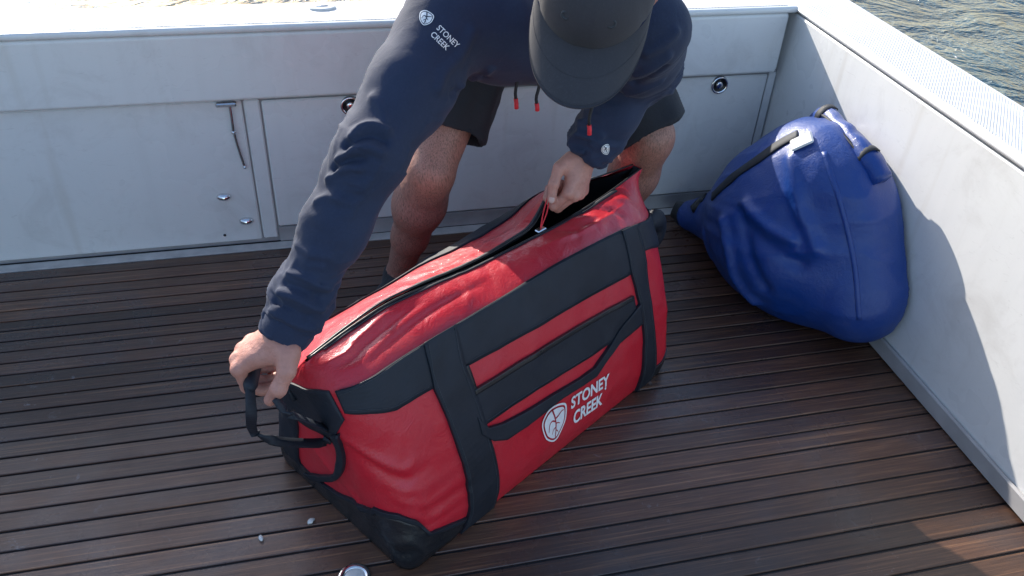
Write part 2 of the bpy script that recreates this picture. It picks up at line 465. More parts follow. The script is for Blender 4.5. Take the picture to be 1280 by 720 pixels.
# ------------------------------------------------------------------ implicit surfaces
class SDF:
    def __init__(self, lo, hi, h):
        self.lo = np.array(lo, float); self.h = h
        self.n = np.ceil((np.array(hi) - self.lo) / h).astype(int) + 1
        self.F = np.full(self.n, 1.0, np.float32)
    def _sub(self, lo, hi):
        a = np.clip(np.floor((np.asarray(lo) - self.lo) / self.h).astype(int), 0, self.n - 1)
        b = np.clip(np.ceil((np.asarray(hi) - self.lo) / self.h).astype(int) + 1, 1, self.n)
        sl = tuple(slice(x, y) for x, y in zip(a, b))
        g = [(np.arange(x, y) * self.h + l).astype(np.float32) for x, y, l in zip(a, b, self.lo)]
        return sl, np.meshgrid(*g, indexing='ij', sparse=True)
    def _mix(self, sl, d, k):
        f = self.F[sl]
        if k <= 0: self.F[sl] = np.minimum(f, d)
        else:
            m = np.maximum(k - np.abs(f - d), 0) / k
            self.F[sl] = np.minimum(f, d) - m * m * k * 0.25
    def cap(self, a, b, ra, rb, k=0.02, sub=False):
        a = np.asarray(a, float); b = np.asarray(b, float); m = max(ra, rb) + 3 * k + 3 * self.h
        sl, (X, Y, Z_) = self._sub(np.minimum(a, b) - m, np.maximum(a, b) + m)
        d = b - a; L2 = max(float(d @ d), 1e-9)
        t = np.clip(((X - a[0]) * d[0] + (Y - a[1]) * d[1] + (Z_ - a[2]) * d[2]) / L2, 0, 1)
        D = np.sqrt((X - a[0] - t * d[0]) ** 2 + (Y - a[1] - t * d[1]) ** 2 + (Z_ - a[2] - t * d[2]) ** 2) - (ra + (rb - ra) * t)
        if sub: self.F[sl] = np.maximum(self.F[sl], -D)
        else: self._mix(sl, D, k)
    def chain(self, pts, rad, k=0.02, sub=False):
        for i in range(len(pts) - 1): self.cap(pts[i], pts[i + 1], rad[i], rad[i + 1], k, sub)
    def ell(self, c, ax, R, k=0.02):
        """ellipsoid; ax = 3x3 rows are unit axes"""
        c = np.asarray(c, float); R = np.asarray(R, float); ax = np.asarray(ax, float); m = R.max() + 3 * k + 3 * self.h
        sl, (X, Y, Z_) = self._sub(c - m, c + m)
        q = [((X - c[0]) * a[0] + (Y - c[1]) * a[1] + (Z_ - c[2]) * a[2]) for a in ax]
        s = np.sqrt(sum((q[i] / R[i]) ** 2 for i in range(3)))
        g = np.sqrt(sum((q[i] / R[i] ** 2) ** 2 for i in range(3))) + 1e-6
        self._mix(sl, s * (s - 1) / g, k)
    def cut(self, p, n):
        """remove the side the normal points to"""
        p = np.asarray(p, float); n = nrm(n)
        sl, (X, Y, Z_) = self._sub(self.lo, self.lo + self.n * self.h)
        self.F = np.maximum(self.F, ((X - p[0]) * n[0] + (Y - p[1]) * n[1] + (Z_ - p[2]) * n[2]).astype(np.float32))
    def cut_local(self, p, n, radius):
        p = np.asarray(p, float); n = nrm(n)
        sl, (X, Y, Z_) = self._sub(p - radius, p + radius)
        inside = ((X - p[0]) ** 2 + (Y - p[1]) ** 2 + (Z_ - p[2]) ** 2) < radius ** 2
        d = (X - p[0]) * n[0] + (Y - p[1]) * n[1] + (Z_ - p[2]) * n[2]
        f = self.F[sl]; self.F[sl] = np.where(inside, np.maximum(f, d), f)
    def mesh(self):
        F = self.F; h = self.h; nx, ny, nz = F.shape
        s = F < 0
        cs = s.astype(np.int8)
        tot = sum(cs[i:nx - 1 + i, j:ny - 1 + j, k:nz - 1 + k] for i in (0, 1) for j in (0, 1) for k in (0, 1))
        act = (tot > 0) & (tot < 8)
        I = np.argwhere(act)
        idx = np.full(act.shape, -1, np.int32); idx[act] = np.arange(len(I))
        acc = np.zeros((len(I), 3)); cnt = np.zeros(len(I))
        cor = [(i, j, k) for i in (0, 1) for j in (0, 1) for k in (0, 1)]
        for a in cor:
            for ax in range(3):
                if a[ax]: continue
                b = list(a); b[ax] = 1
                fa = F[I[:, 0] + a[0], I[:, 1] + a[1], I[:, 2] + a[2]].astype(float)
                fb = F[I[:, 0] + b[0], I[:, 1] + b[1], I[:, 2] + b[2]].astype(float)
                m = (fa < 0) != (fb < 0)
                t = np.where(m, fa / np.where(m, fa - fb, 1), 0)
                P = np.array(a, float) + np.eye(3)[ax] * t[:, None]
                acc[m] += P[m]; cnt[m] += 1
        V = (I + acc / cnt[:, None]) * h + self.lo
        faces = []
        for ax in range(3):
            sl0 = [slice(None)] * 3; sl1 = [slice(None)] * 3
            sl0[ax] = slice(0, -1); sl1[ax] = slice(1, None)
            ch = s[tuple(sl0)] != s[tuple(sl1)]
            E = np.argwhere(ch)
            o1, o2 = (ax + 1) % 3, (ax + 2) % 3
            ok = (E[:, o1] > 0) & (E[:, o2] > 0) & (E[:, o1] < F.shape[o1] - 1) & (E[:, o2] < F.shape[o2] - 1)
            E = E[ok]
            def cell(d1, d2):
                c = E.copy(); c[:, o1] -= d1; c[:, o2] -= d2
                return idx[c[:, 0], c[:, 1], c[:, 2]]
            q = np.stack([cell(1, 1), cell(0, 1), cell(0, 0), cell(1, 0)], 1)
            fl = ~s[tuple(E.T)]
            q[fl] = q[fl][:, ::-1]
            faces.append(q)
        Fc = np.vstack(faces)
        return V, Fc
def vnormals(V, F):
    n = np.cross(V[F[:, 2]] - V[F[:, 0]], V[F[:, 3]] - V[F[:, 1]])
    N_ = np.zeros_like(V)
    for i in range(4): np.add.at(N_, F[:, i], n)
    return N_ / (np.linalg.norm(N_, axis=1)[:, None] + 1e-12)
def smooth(V, F, it=2, lam=0.5):
    E = np.vstack([F[:, [0, 1]], F[:, [1, 2]], F[:, [2, 3]], F[:, [3, 0]]])
    E = np.vstack([E, E[:, ::-1]])
    deg = np.bincount(E[:, 0], minlength=len(V))[:, None]
    for _ in range(it):
        A = np.zeros_like(V)
        for c in range(3): A[:, c] = np.bincount(E[:, 0], weights=V[E[:, 1], c], minlength=len(V))
        V = V + lam * (A / np.maximum(deg, 1) - V)
    return V
def dist_seg(V, a, b):
    d = b - a; t = np.clip((V - a) @ d / (d @ d), 0, 1)
    return np.linalg.norm(V - a - t[:, None] * d, axis=1), t

# lettering and shield emblem as flat meshes in (x, y)
def text_vf(body, bold=0.018):
    cu = bpy.data.curves.new('t', 'FONT'); cu.body = body; cu.size = 1.0; cu.offset = bold
    cu.resolution_u = 4; cu.space_character = 1.0
    o = bpy.data.objects.new('t', cu); COL.objects.link(o)
    dg = bpy.context.evaluated_depsgraph_get()
    me = o.evaluated_get(dg).to_mesh()
    V = np.array([tuple(v.co) for v in me.vertices]); F = [tuple(p.vertices) for p in me.polygons]
    o.evaluated_get(dg).to_mesh_clear()
    bpy.data.objects.remove(o); bpy.data.curves.remove(cu)
    return V, F
def fit(V, x0, x1, y0, y1):
    V = V.copy(); lo = V.min(0); hi = V.max(0)
    V[:, 0] = x0 + (V[:, 0] - lo[0]) / (hi[0] - lo[0]) * (x1 - x0)
    V[:, 1] = y0 + (V[:, 1] - lo[1]) / (hi[1] - lo[1]) * (y1 - y0)
    return V
SHIELD = catmull([(-.10, .50), (.22, .44), (.46, .30), (.47, .0), (.36, -.26), (.02, -.50), (-.30, -.30), (-.44, -.02), (-.47, .26), (-.30, .44), (-.10, .50)], 61)[:-1]
def ring_vf(A, B):
    n = len(A); V = np.vstack([A, B]); V = np.hstack([V, np.zeros((len(V), 1))])
    return V, [(i, (i + 1) % n, n + (i + 1) % n, n + i) for i in range(n)]
def fan_vf(A):
    n = len(A); V = np.vstack([A, A.mean(0)[None]]); V = np.hstack([V, np.zeros((len(V), 1))])
    # a few rings so that it can follow a curved surface
    VV = [V[:n] * f + V[n] * (1 - f) for f in (1, .75, .5, .25)]; VV.append(V[n:n + 1])
    Vo = np.vstack(VV); F = []
    for k in range(3):
        F += [(k * n + i, k * n + (i + 1) % n, (k + 1) * n + (i + 1) % n, (k + 1) * n + i) for i in range(n)]
    F += [(3 * n + i, 3 * n + (i + 1) % n, 4 * n) for i in range(n)]
    return Vo, F
def line_vf(P, w):
    P = np.asarray(P, float); T = np.gradient(P, axis=0); T /= np.linalg.norm(T, axis=1)[:, None]
    nn = np.stack([-T[:, 1], T[:, 0]], 1); w = np.broadcast_to(w, (len(P),))[:, None]
    V = np.vstack([P + nn * w / 2, P - nn * w / 2]); n = len(P)
    return np.hstack([V, np.zeros((2 * n, 1))]), [(i, n + i, n + i + 1, i + 1) for i in range(n - 1)]
VEINS = [([(-.06, .40), (.02, .15), (.04, -.1), (.0, -.42)], (.05, .028)), ([(.03, .12), (.14, .14), (.28, .2), (.36, .19)], (.05, .02)),
         ([(.02, .05), (-.10, .12), (-.2, .06), (-.24, -.12)], (.045, .018)), ([(.04, -.02), (.12, -.04), (.2, -.1)], (.035, .015)),
         ([(.03, -.12), (-.06, -.14), (-.12, -.24)], (.035, .015)), ([(.03, -.2), (.09, -.25), (.13, -.33)], (.03, .012))]
def merge(parts):
    V = []; F = []; o = 0
    for v, f in parts:
        V.append(v); F += [tuple(i + o for i in q) for q in f]; o += len(v)
    return np.vstack(V), F
exec_order = []

# ================================================================== SETTING
# sea
S_ = 3000.0
structure(mesh('sea', [(-S_, -S_, -.85), (S_, -S_, -.85), (S_, S_, -.85), (-S_, S_, -.85)], [(0, 1, 2, 3)], M['sea']))
# deck: black caulk bed, every plank its own board
deck = structure(box('deck', -1.76, 1.46, -1.6, 2.315, -.06, -.0045, M['caulk'], bev=0))
ys = [2.211, 2.157, 2.111, 2.065, 2.018, 1.976, 1.931, 1.888, 1.841, 1.795, 1.750, 1.703, 1.655, 1.606, 1.556, 1.504, 1.451,
      1.397, 1.344, 1.291, 1.238, 1.184, 1.124, 1.064, 1.006]
while ys[-1] > -1.5: ys.append(ys[-1] - 0.06)
def plank(y1, y0, mat, name='plank'):
    g = 0.0029
    x0, x1, a, b, c, t = -1.755, 1.4575, y0 + g, y1 - g, 0.0016, random.uniform(-.0005, .0005)
    sec = [(a, -.02), (a, -c + t), (a + c, t), (b - c, t), (b, -c + t), (b, -.02)]
    ym = (a + b) / 2
    V = [(x, y - ym, z) for x in (x0, x1) for y, z in sec]
    F = [(i, i + 1, i + 7, i + 6) for i in range(5)] + [(5, 4, 3, 2, 1, 0), (6, 7, 8, 9, 10, 11)]
    o = mesh(name, V, F, mat, deck, smooth=False)
    o.location = (0, ym, 0)
    return o
plank(2.2995, 2.256, M['pale_teak'], 'margin_board')
plank(2.256, 2.211, M['teak'], 'margin_board')
for a, b in zip(ys[:-1], ys[1:]): plank(a, b, M['teak'])

# transom wall of the cockpit
wall = empty('cockpit_wall', (0, 2.31, 0))
tag(wall, 'white fibreglass wall at the end of the cockpit, behind the bending man', 'wall')
WY = 2.31
box('wall_face', -1.755, 1.4585, 0.0, .05, -.05, .479, M['gelcoat_grey'], wall, 0.003)
box('hull_skin', -1.755, 1.66, .10, .138, -1.3, .668, M['gelcoat'], wall, 0.01)
# bolster with a rounded section
def extr(name, sec, x0, x1, mat, parent, sm=True, sides=True):
    n = len(sec)
    V = [(x, y, z) for x in (x0, x1) for y, z in sec]
    F = [(i, (i + 1) % n, n + (i + 1) % n, n + i) for i in range(n)]
    if sides: F += [tuple(range(n))[::-1], tuple(range(n, 2 * n))]
    return mesh(name, V, F, mat, parent, smooth=False)
def rrect(y0, y1, z0, z1, r, k=5):
    out = []
    for (cx, cz, a0) in ((y1 - r, z0 + r, -90), (y1 - r, z1 - r, 0), (y0 + r, z1 - r, 90), (y0 + r, z0 + r, 180)):
        for i in range(k + 1):
            a = math.radians(a0 + 90 * i / k); out.append((cx + r * math.cos(a), cz + r * math.sin(a)))
    return out
bol = extr('bolster', rrect(-.030, .098, .482, .672, .010), -1.75, 1.430, M['gelcoat'], wall)
extr('bolster_end', rrect(-.024, .098, .486, .669, .012), 1.4302, 1.437, M['gelcoat'], wall)
extr('gunwale_top', rrect(-.034, .145, .6725, .692, .0085), -1.757, 1.4575, M['gelcoat'], wall)
box('nonskid_pad', -1.74, 1.43, -.018, .130, .6905, .6935, M['nonskid'], wall, .001)
# locker panels with open joints between them
lock = box('locker_panel', -.141, 1.424, -.011, -.0005, .052, .470, M['gelcoat'], wall, 0.005)
box('frame_post', -.190, -.1465, -.009, -.0005, .012, .474, M['gelcoat'], wall, 0.004)
door = box('transom_door', -.98, -.195, -.006, -.0005, .010, .474, M['gelcoat'], wall, 0.004)
box('frame_post', -1.03, -.985, -.009, -.0005, .012, .474, M['gelcoat'], wall, 0.004)
box('locker_panel', -1.74, -1.035, -.011, -.0005, .052, .470, M['gelcoat'], wall, 0.005)
box('corner_post', 1.4285, 1.455, -.0065, -.0005, .012, .474, M['gelcoat'], wall, 0.003)
# cove at the foot of the wall: white gelcoat, its shade put into the grey
cov = [(-.0118, .050), (-.0105, .030), (-.0110, .012), (-.0125, .0008), (.0, .0008), (.0, .050)]
extr('toe_cove', cov, -.141, 1.4575, M['gelcoat_grey'], wall)
extr('toe_cove', cov, -1.74, -1.035, M['gelcoat_grey'], wall)

def local(o_parent_loc, P): return np.asarray(P) - np.asarray(o_parent_loc)
WL = (0, 2.31, 0)
def flush_latch(px, py, host, r=0.029):
    c = at_y(px, py, WY - .012); c = local(WL, c)
    prof = [(r, -.001), (r, .004), (r * .93, .007), (r * .80, .007), (r * .72, .003)]
    V, F = lathe_vf(prof, 32); ring = mesh('latch_ring', orient(V, c, (0, -1, 0)), F, M['chrome'], host)
    V, F = lathe_vf([(r * .73, .003), (r * .66, -.0005), (0.0005, -.0005)], 28)
    mesh('latch_dish', orient(V, c + [0, -.0015, 0], (0, -1, 0)), F, M['black_plastic'], host)
    V, F = lathe_vf([(r * .40, 0), (r * .40, .004), (r * .30, .006), (.0005, .006)], 24)
    mesh('latch_knob', orient(V, c + [0, -.001, 0], (0, -1, 0)), F, M['chrome'], host)
flush_latch(438, 132, lock); flush_latch(899, 106, lock)
# oval deck fitting on the gunwale
c = local(WL, at_z(403, 10, .694))
V, F = lathe_vf([(.030, -.002), (.030, .003), (.027, .005), (.020, .005), (.0005, .0042)], 32)
fit_o = mesh('flush_fitting', orient(V, c, (0, 0, 1), scale=(1.25, .8, 1)), F, M['white_plastic'], wall)
V, F = lathe_vf([(.012, 0), (.012, .002), (.0005, .0025)], 20)
mesh('fitting_slot', orient(V, c + [0, 0.004, .0045], (0, 0, 1), scale=(1.5, .45, 1)), F, M['chrome'], wall)
# stay rod, studs and screws on the transom door
P = [local(WL, at_y(x, y, 2.29)) for x, y in ((283, 131), (287, 133), (290, 150), (292, 166))]
V, F = tube_vf(catmull(P, 16), .0045, 8); stay = mesh('stay_rod', V, F, M['chrome'], wall)
P = [local(WL, at_y(x, y, 2.293)) for x, y in ((292, 163), (297, 182), (306, 209))]
V, F = tube_vf(catmull(P, 12), .0042, 8); mesh('stay_rod', V, F, M['chrome'], wall)
for x, y, r in ((292, 165, .008), (306, 209, .006)):
    V, F = lathe_vf([(0.0005, -r), (r * .7, -r * .7), (r, 0), (r * .7, r * .7), (.0005, r)], 14)
    mesh('stay_joint', orient(V, local(WL, at_y(x, y, 2.292)), (0, -1, 0)), F, M['chrome'], wall)
c = local(WL, at_y(286, 131, 2.285))
V, F = box_vf(-.035, .02, -.006, .012, -.006, .006, .003); mesh('stay_bracket', np.array(V) + c, F, M['chrome'], wall, smooth=False)
for x, y, s in ((308, 276, 1.0), (280, 246, 1.0)):
    V, F = lathe_vf([(.019, 0), (.018, .004), (.013, .010), (.006, .013), (.0005, .014)], 24)
    mesh('oval_stud', orient(V, local(WL, at_y(x, y, 2.303)), (0, -1, 0), (1, 0, 0), (1.15, .68, 1)), F, M['chrome'], wall)
for x, y in ((293, 308), (281, 294)):
    V, F = lathe_vf([(.0045, 0), (.003, .0015), (.0005, .0015)], 12)
    mesh('screw_head', orient(V, local(WL, at_y(x, y, 2.3025)), (0, -1, 0)), F, M['black_plastic'], wall)

for z_ in (.11, .38):                                     # hinges of the transom door
    V, F = box_vf(-1.005, -.945, -.0105, -.0065, z_ - .03, z_ + .03, .0015); hg = mesh('hinge', V, F, M['chrome'], door, smooth=False)
    V, F = tube_vf([(-.982, -.0125, z_ - .032), (-.982, -.0125, z_ + .032)], .0045, 10); mesh('hinge_pin', V, F, M['chrome'], wall)
    for dx in (-1.000, -.955):
        for dz in (-.018, .018):
            V, F = lathe_vf([(.0038, 0), (.0025, .0012), (.0005, .0012)], 10); mesh('screw_head', orient(V, (dx, -.0106, z_ + dz), (0, -1, 0)), F, M['chrome'], wall)
# side walls
for sgn, x, lab in ((1, 1.46, 'white fibreglass side wall with the blue bag leaning on it'), (-1, -1.76, 'white fibreglass side wall left of the transom door')):
    sw = empty('side_wall', (x, .4, 0)); tag(sw, lab, 'wall')
    xa, xb = (0, .05) if sgn > 0 else (-.05, 0)
    box('wall_face', xa, xb, -2.0, 2.008, -.05, .668, M['gelcoat'], sw, 0.004)
    xa, xb = (-.006, .20) if sgn > 0 else (-.20, .006)
    V, F = box_vf(xa, xb, -2.0, 2.055, .6735, .6935, .008); mesh('gunwale_top', V, F, M['gelcoat'], sw, smooth=False)
    xc, xd = (.012, .18) if sgn > 0 else (-.18, -.012)
    box('nonskid_pad', xc, xd, -1.98, 1.88, .692, .695, M['nonskid'], sw, .001)
    xa, xb = (.15, .19) if sgn > 0 else (-.19, -.15)
    box('hull_skin', xa, xb, -2.0, 2.008, -1.3, .667, M['gelcoat'], sw, 0.01)
    xa, xb = (-.012, -.0008) if sgn > 0 else (.0008, .012)
    box('kick_board', xa, xb, -2.0, 1.885, .004, .055, M['gelcoat_grey'], sw, 0.004)

# ================================================================== RED DUFFEL BAG
BO = np.array([0.0853, 1.04, 0.0]); BA = math.radians(33.5)
BU = np.array([math.cos(BA), math.sin(BA), 0]); BW = np.array([-math.sin(BA), math.cos(BA), 0]); BZ = np.array([0, 0, 1.0])
def toB(P):
    P = np.asarray(P, float) - BO
    return np.stack([P @ BU, P @ BW, P @ BZ], -1)
def fromB(P):
    P = np.asarray(P, float); return BO + P[..., :1] * BU + P[..., 1:2] * BW + P[..., 2:] * BZ
def ip(x, xs, ys_):
    """smooth (cubic Hermite) interpolation"""
    x = np.asarray(x, float); xs = np.asarray(xs, float); ys_ = np.asarray(ys_, float)
    m = np.gradient(ys_, xs)
    i = np.clip(np.searchsorted(xs, x) - 1, 0, len(xs) - 2); h = xs[i + 1] - xs[i]
    t = np.clip((x - xs[i]) / h, 0, 1); t2 = t * t; t3 = t2 * t
    return (2 * t3 - 3 * t2 + 1) * ys_[i] + (t3 - 2 * t2 + t) * h * m[i] + (3 * t2 - 2 * t3) * ys_[i + 1] + (t3 - t2) * h * m[i + 1]
def lerp(a, b, t): return a + (b - a) * t
def bag_outline(p, q):
    p = np.mod(p, 8.0)
    u0 = ip(q, [0, .3, .7, 1], [.00, -.015, -.035, -.055]); u1 = ip(q, [0, .3, .7, 1], [.895, .925, .945, .955])
    w0 = ip(q, [0, .15, .35, .6, .85, 1], [-.012, -.022, -.010, .025, .065, .10]); w1 = ip(q, [0, .15, .35, .6, 1], [.43, .44, .43, .40, .345])
    r = ip(q, [0, .3, 1], [.03, .07, .10])
    s = np.floor(p).astype(int); t = p - s; a = t * np.pi / 2
    x = np.choose(s, [lerp(u0 + r, u1 - r, t), u1 - r + r * np.sin(a), u1 + 0 * t, u1 - r + r * np.cos(a), lerp(u1 - r, u0 + r, t), u0 + r - r * np.sin(a), u0 + 0 * t, u0 + r - r * np.cos(a)])
    y = np.choose(s, [w0 + 0 * t, w0 + r - r * np.cos(a), lerp(w0 + r, w1 - r, t), w1 - r + r * np.sin(a), w1 + 0 * t, w1 - r + r * np.cos(a), lerp(w1 - r, w0 + r, t), w0 + r - r * np.sin(a)])
    return x, y
def bag_sh(x, y):
    xs = [-.06, .05, .3, .6, .85, .96]
    f = ip(x, xs, [.425, .445, .447, .447, .425, .40]); b = ip(x, xs, [.365, .385, .40, .425, .42, .40])
    k = np.clip((y - .16) / .16, 0, 1); return f + (b - f) * k
ZU = [-.04, .065, .143, .25, .355, .5, .636, .8, .98]
ZB = [-.04, .065, .143, .25, .355, .5, .6, .65, .70, .8, .98]
def zipF(u): return np.stack([u, ip(u, ZU, [.2, .2, .2, .2, .2, .198, .195, .195, .2]), ip(u, ZU, [.463, .482, .490, .482, .468, .46, .458, .464, .482])], -1)
def zipB(u): return np.stack([u, ip(u, ZB, [.204, .206, .208, .208, .208, .212, .222, .238, .258, .262, .225]),
                              ip(u, ZB, [.463, .484, .493, .486, .473, .466, .470, .490, .506, .480, .482])], -1)
def bag_s0(p, q):
    p, q = np.broadcast_arrays(np.asarray(p, float), np.asarray(q, float)); shp = p.shape
    p = p.ravel(); q = q.ravel(); qw = np.clip(q, 0, 1)
    x, y = bag_outline(p, qw); x1, y1 = bag_outline(p, np.ones_like(qw))
    Wl = np.stack([x, y, qw * bag_sh(x1, y1)], -1)
    t = np.clip(q - 1, 0, 1); pm = np.mod(p, 8.0)
    uf = np.interp(pm, [0, 1, 2, 3, 4, 5, 6, 7, 8], [.045, .855, .98, .98, .855, .045, -.04, -.04, .045])
    back = (pm > 2.5) & (pm < 6.5)
    e = np.where(back[:, None], zipB(uf), zipF(uf))
    Pt = Wl + (e - Wl) * t[:, None]
    Pt[:, 2] += 0.007 * np.sin(np.pi * t) * np.where(back, 0.5, 1.0)
    return Pt.reshape(shp + (3,))
RIDGES = [  # (p,q) polylines, width (m), height (m)
    ([(-.85, .79), (-.47, .67), (-.22, .59), (-.03, .60)], .010, .012), ([(-.80, .72), (-.45, .60), (-.2, .53), (.02, .53)], .012, -.009),
    ([(-.6, .55), (-.2, .47), (.14, .44)], .010, .005), ([(-.5, .47), (-.1, .38), (.14, .35)], .010, .006),
    ([(-.3, .37), (0, .28), (.14, .26)], .009, .006), ([(-.2, .40), (.0, .33), (.14, .30)], .009, -.005), ([(-.1, .25), (.14, .18)], .008, .005),
    ([(-1.3, .35), (-.9, .22), (-.5, .2)], .016, .010), ([(-1.2, .22), (-.8, .12), (-.3, .14)], .014, -.009), ([(-.5, .24), (-.1, .12), (.1, .04)], .013, .008),
    ([(-.4, 1.45), (-.05, 1.5), (.2, 1.72)], .014, -.008), ([(-.5, 1.6), (-.1, 1.64), (.12, 1.86)], .010, .007), ([(.0, 1.25), (.2, 1.45), (.4, 1.5)], .016, -.006),
    ([(.36, 1.9), (.34, 1.5), (.30, 1.2)], .012, .004), ([(.44, 1.9), (.42, 1.5), (.40, 1.2)], .010, -.004), ([(.52, 1.8), (.48, 1.5)], .010, .004),
    ([(.62, 1.9), (.58, 1.5), (.57, 1.25)], .010, .004), ([(.72, 1.85), (.76, 1.55), (.74, 1.3)], .011, -.006), ([(.80, 1.9), (.86, 1.55), (.84, 1.2)], .012, .008),
    ([(.9, 1.8), (.93, 1.5), (.95, 1.25)], .010, -.008), ([(.98, 1.75), (1.05, 1.45)], .010, .007), ([(.66, 1.55), (.82, 1.42), (.98, 1.5)], .010, .006),
    ([(4.2, 1.8), (4.5, 1.7), (4.9, 1.85)], .012, .006), ([(4.55, 1.95), (4.7, 1.4)], .010, -.006), ([(4.75, 1.95), (4.85, 1.3)], .010, .006),
    ([(1.1, .2), (1.3, .5), (1.2, .8)], .012, .006), ([(-1.7, .5), (-1.4, .4), (-1.2, .55)], .012, .007)]
PX = [-4, -3, -2, -1, 0, 1, 2, 3, 4, 5, 6, 7, 8, 9]; MX = [-1.39, -.59, -.47, -.12, 0, .80, .92, 1.15, 1.27, 2.05, 2.17, 2.4, 2.52, 3.3]
def bag_disp(p, q, P):
    pc = np.where(p > 5.2, p - 8, p)
    m = np.stack([np.interp(pc, PX, MX), np.where(q < 1, q * .45, .45 + (q - 1) * .12)], -1)
    D = fbm(P, 7.0, 2, 3) * .0026 + (1 - 2.2 * np.abs(fbm(P, 13.0, 2, 9))) * .0013
    for pl, w, h in RIDGES:
        pl = np.array(pl, float); pl = catmull(pl, 14)
        A = np.stack([np.interp(pl[:, 0], PX, MX), np.where(pl[:, 1] < 1, pl[:, 1] * .45, .45 + (pl[:, 1] - 1) * .12)], -1)
        if pl[0, 0] > 3: m_ = np.stack([np.interp(p, PX, MX), m[..., 1]], -1)
        else: m_ = m
        best = np.full(p.shape, 9.0); bt = np.zeros(p.shape)
        for i in range(len(A) - 1):
            d = A[i + 1] - A[i]; t = np.clip(((m_ - A[i]) @ d) / (d @ d + 1e-12), 0, 1)
            dd = np.linalg.norm(m_ - A[i] - t[..., None] * d, axis=-1)
            u_ = dd < best; best = np.where(u_, dd, best); bt = np.where(u_, (i + t) / (len(A) - 1), bt)
        D = D + h * .85 * np.exp(-(best / (w * .75)) ** 1.35) * np.sin(np.pi * np.clip(.08 + bt * .84, 0, 1)) ** .7
    # keep the seams at the foot calm
    return D * np.clip(q / .06, 0, 1)
def bag_pt(p, q, off=0.0):
    p, q = np.broadcast_arrays(np.asarray(p, float), np.asarray(q, float))
    e = 4e-3
    P = bag_s0(p, q)
    a = bag_s0(p + e, q) - bag_s0(p - e, q); b = bag_s0(p, np.minimum(q + e, 2)) - bag_s0(p, np.maximum(q - e, 0))
    n = np.cross(a, b); n /= np.linalg.norm(n, axis=-1)[..., None] + 1e-9
    return P + n * (bag_disp(p, q, P) + off)[..., None]
def grid_f(nx, ny, o=0, closed=False):
    return [(o + i * ny + j, o + ((i + 1) % nx) * ny + j, o + ((i + 1) % nx) * ny + j + 1, o + i * ny + j + 1) for i in range(nx if closed else nx - 1) for j in range(ny - 1)]
bag = empty('duffel_bag', BO, BA)
tag(bag, 'large red and black waterproof duffel bag standing on the teak deck', 'bag')
p_s = np.concatenate([np.linspace(0, 1, 91)[:-1], 1 + np.linspace(0, 1, 15)[:-1], 2 + np.linspace(0, 1, 29)[:-1], 3 + np.linspace(0, 1, 15)[:-1],
                      4 + np.linspace(0, 1, 81)[:-1], 5 + np.linspace(0, 1, 15)[:-1], 6 + np.linspace(0, 1, 33)[:-1], 7 + np.linspace(0, 1, 23)[:-1]])
q_s = np.concatenate([np.linspace(0, 1, 56)[:-1], 1 + np.linspace(0, 1, 26)])
PP, QQ = np.meshgrid(p_s, q_s, indexing='ij')
G = bag_pt(PP, QQ)
V = G.reshape(-1, 3); ny = len(q_s); F = grid_f(len(p_s), ny, closed=True)
F.append(tuple(i * ny for i in range(len(p_s)))[::-1])
mesh('body', V, F, M['red'], bag)
# lining and dark inside
q_l = np.linspace(.55, 1.985, 26); pl_ = p_s[::3]
PP, QQ = np.meshgrid(pl_, q_l, indexing='ij'); G = bag_pt(PP, QQ, -.006 + 0 * PP)
V = G.reshape(-1, 3); ny = len(q_l); F = [f[::-1] for f in grid_f(len(pl_), ny, closed=True)]
F.append(tuple(i * ny for i in range(len(pl_))))
mesh('lining', V, F, M['lining'], bag)

def patch(name, lower, upper, mat, off=.0012, th=.0022, nx=60, ny_=10, sm=True, parent=None):
    def res(c, n):
        c = np.array(c, float)
        d = np.concatenate([[0], np.cumsum(np.hypot(np.diff(np.interp(c[:, 0], PX, MX)), np.diff(c[:, 1]) * .45))])
        t = np.linspace(0, d[-1], n)
        return np.stack([np.interp(t, d, c[:, k]) for k in (0, 1)], -1)
    A, B_ = res(lower, nx), res(upper, nx)
    s = np.linspace(0, 1, ny_)[None, :, None]
    C_ = A[:, None] * (1 - s) + B_[:, None] * s
    p = np.mod(C_[..., 0], 8.0); q = C_[..., 1]
    top = bag_pt(p, q, np.full(p.shape, off + th)); bot = bag_pt(p, q, np.full(p.shape, -.001))
    V = np.vstack([top.reshape(-1, 3), bot.reshape(-1, 3)]); o = nx * ny_
    F = grid_f(nx, ny_)
    per = [(i, 0) for i in range(nx)] + [(nx - 1, j) for j in range(1, ny_)] + [(i, ny_ - 1) for i in range(nx - 2, -1, -1)] + [(0, j) for j in range(ny_ - 2, 0, -1)]
    ids = [i * ny_ + j for i, j in per]
    # wind faces outward
    c0 = V[F[len(F) // 2][0]]; nn = np.cross(V[F[len(F) // 2][1]] - c0, V[F[len(F) // 2][2]] - c0)
    outv = top[nx // 2, ny_ // 2] - bot[nx // 2, ny_ // 2]
    flip = nn @ outv < 0
    if flip: F = [f[::-1] for f in F]
    for k in range(len(ids)):
        a, b = ids[k], ids[(k + 1) % len(ids)]
        f = (a, a + o, b + o, b)
        F.append(f[::-1] if flip else f)
    ob = mesh(name, V, F, mat, bag if parent is None else parent, smooth=True)
    ob.data.polygons.foreach_set('use_smooth', [i < (nx - 1) * (ny_ - 1) for i in range(len(F))])
    return ob
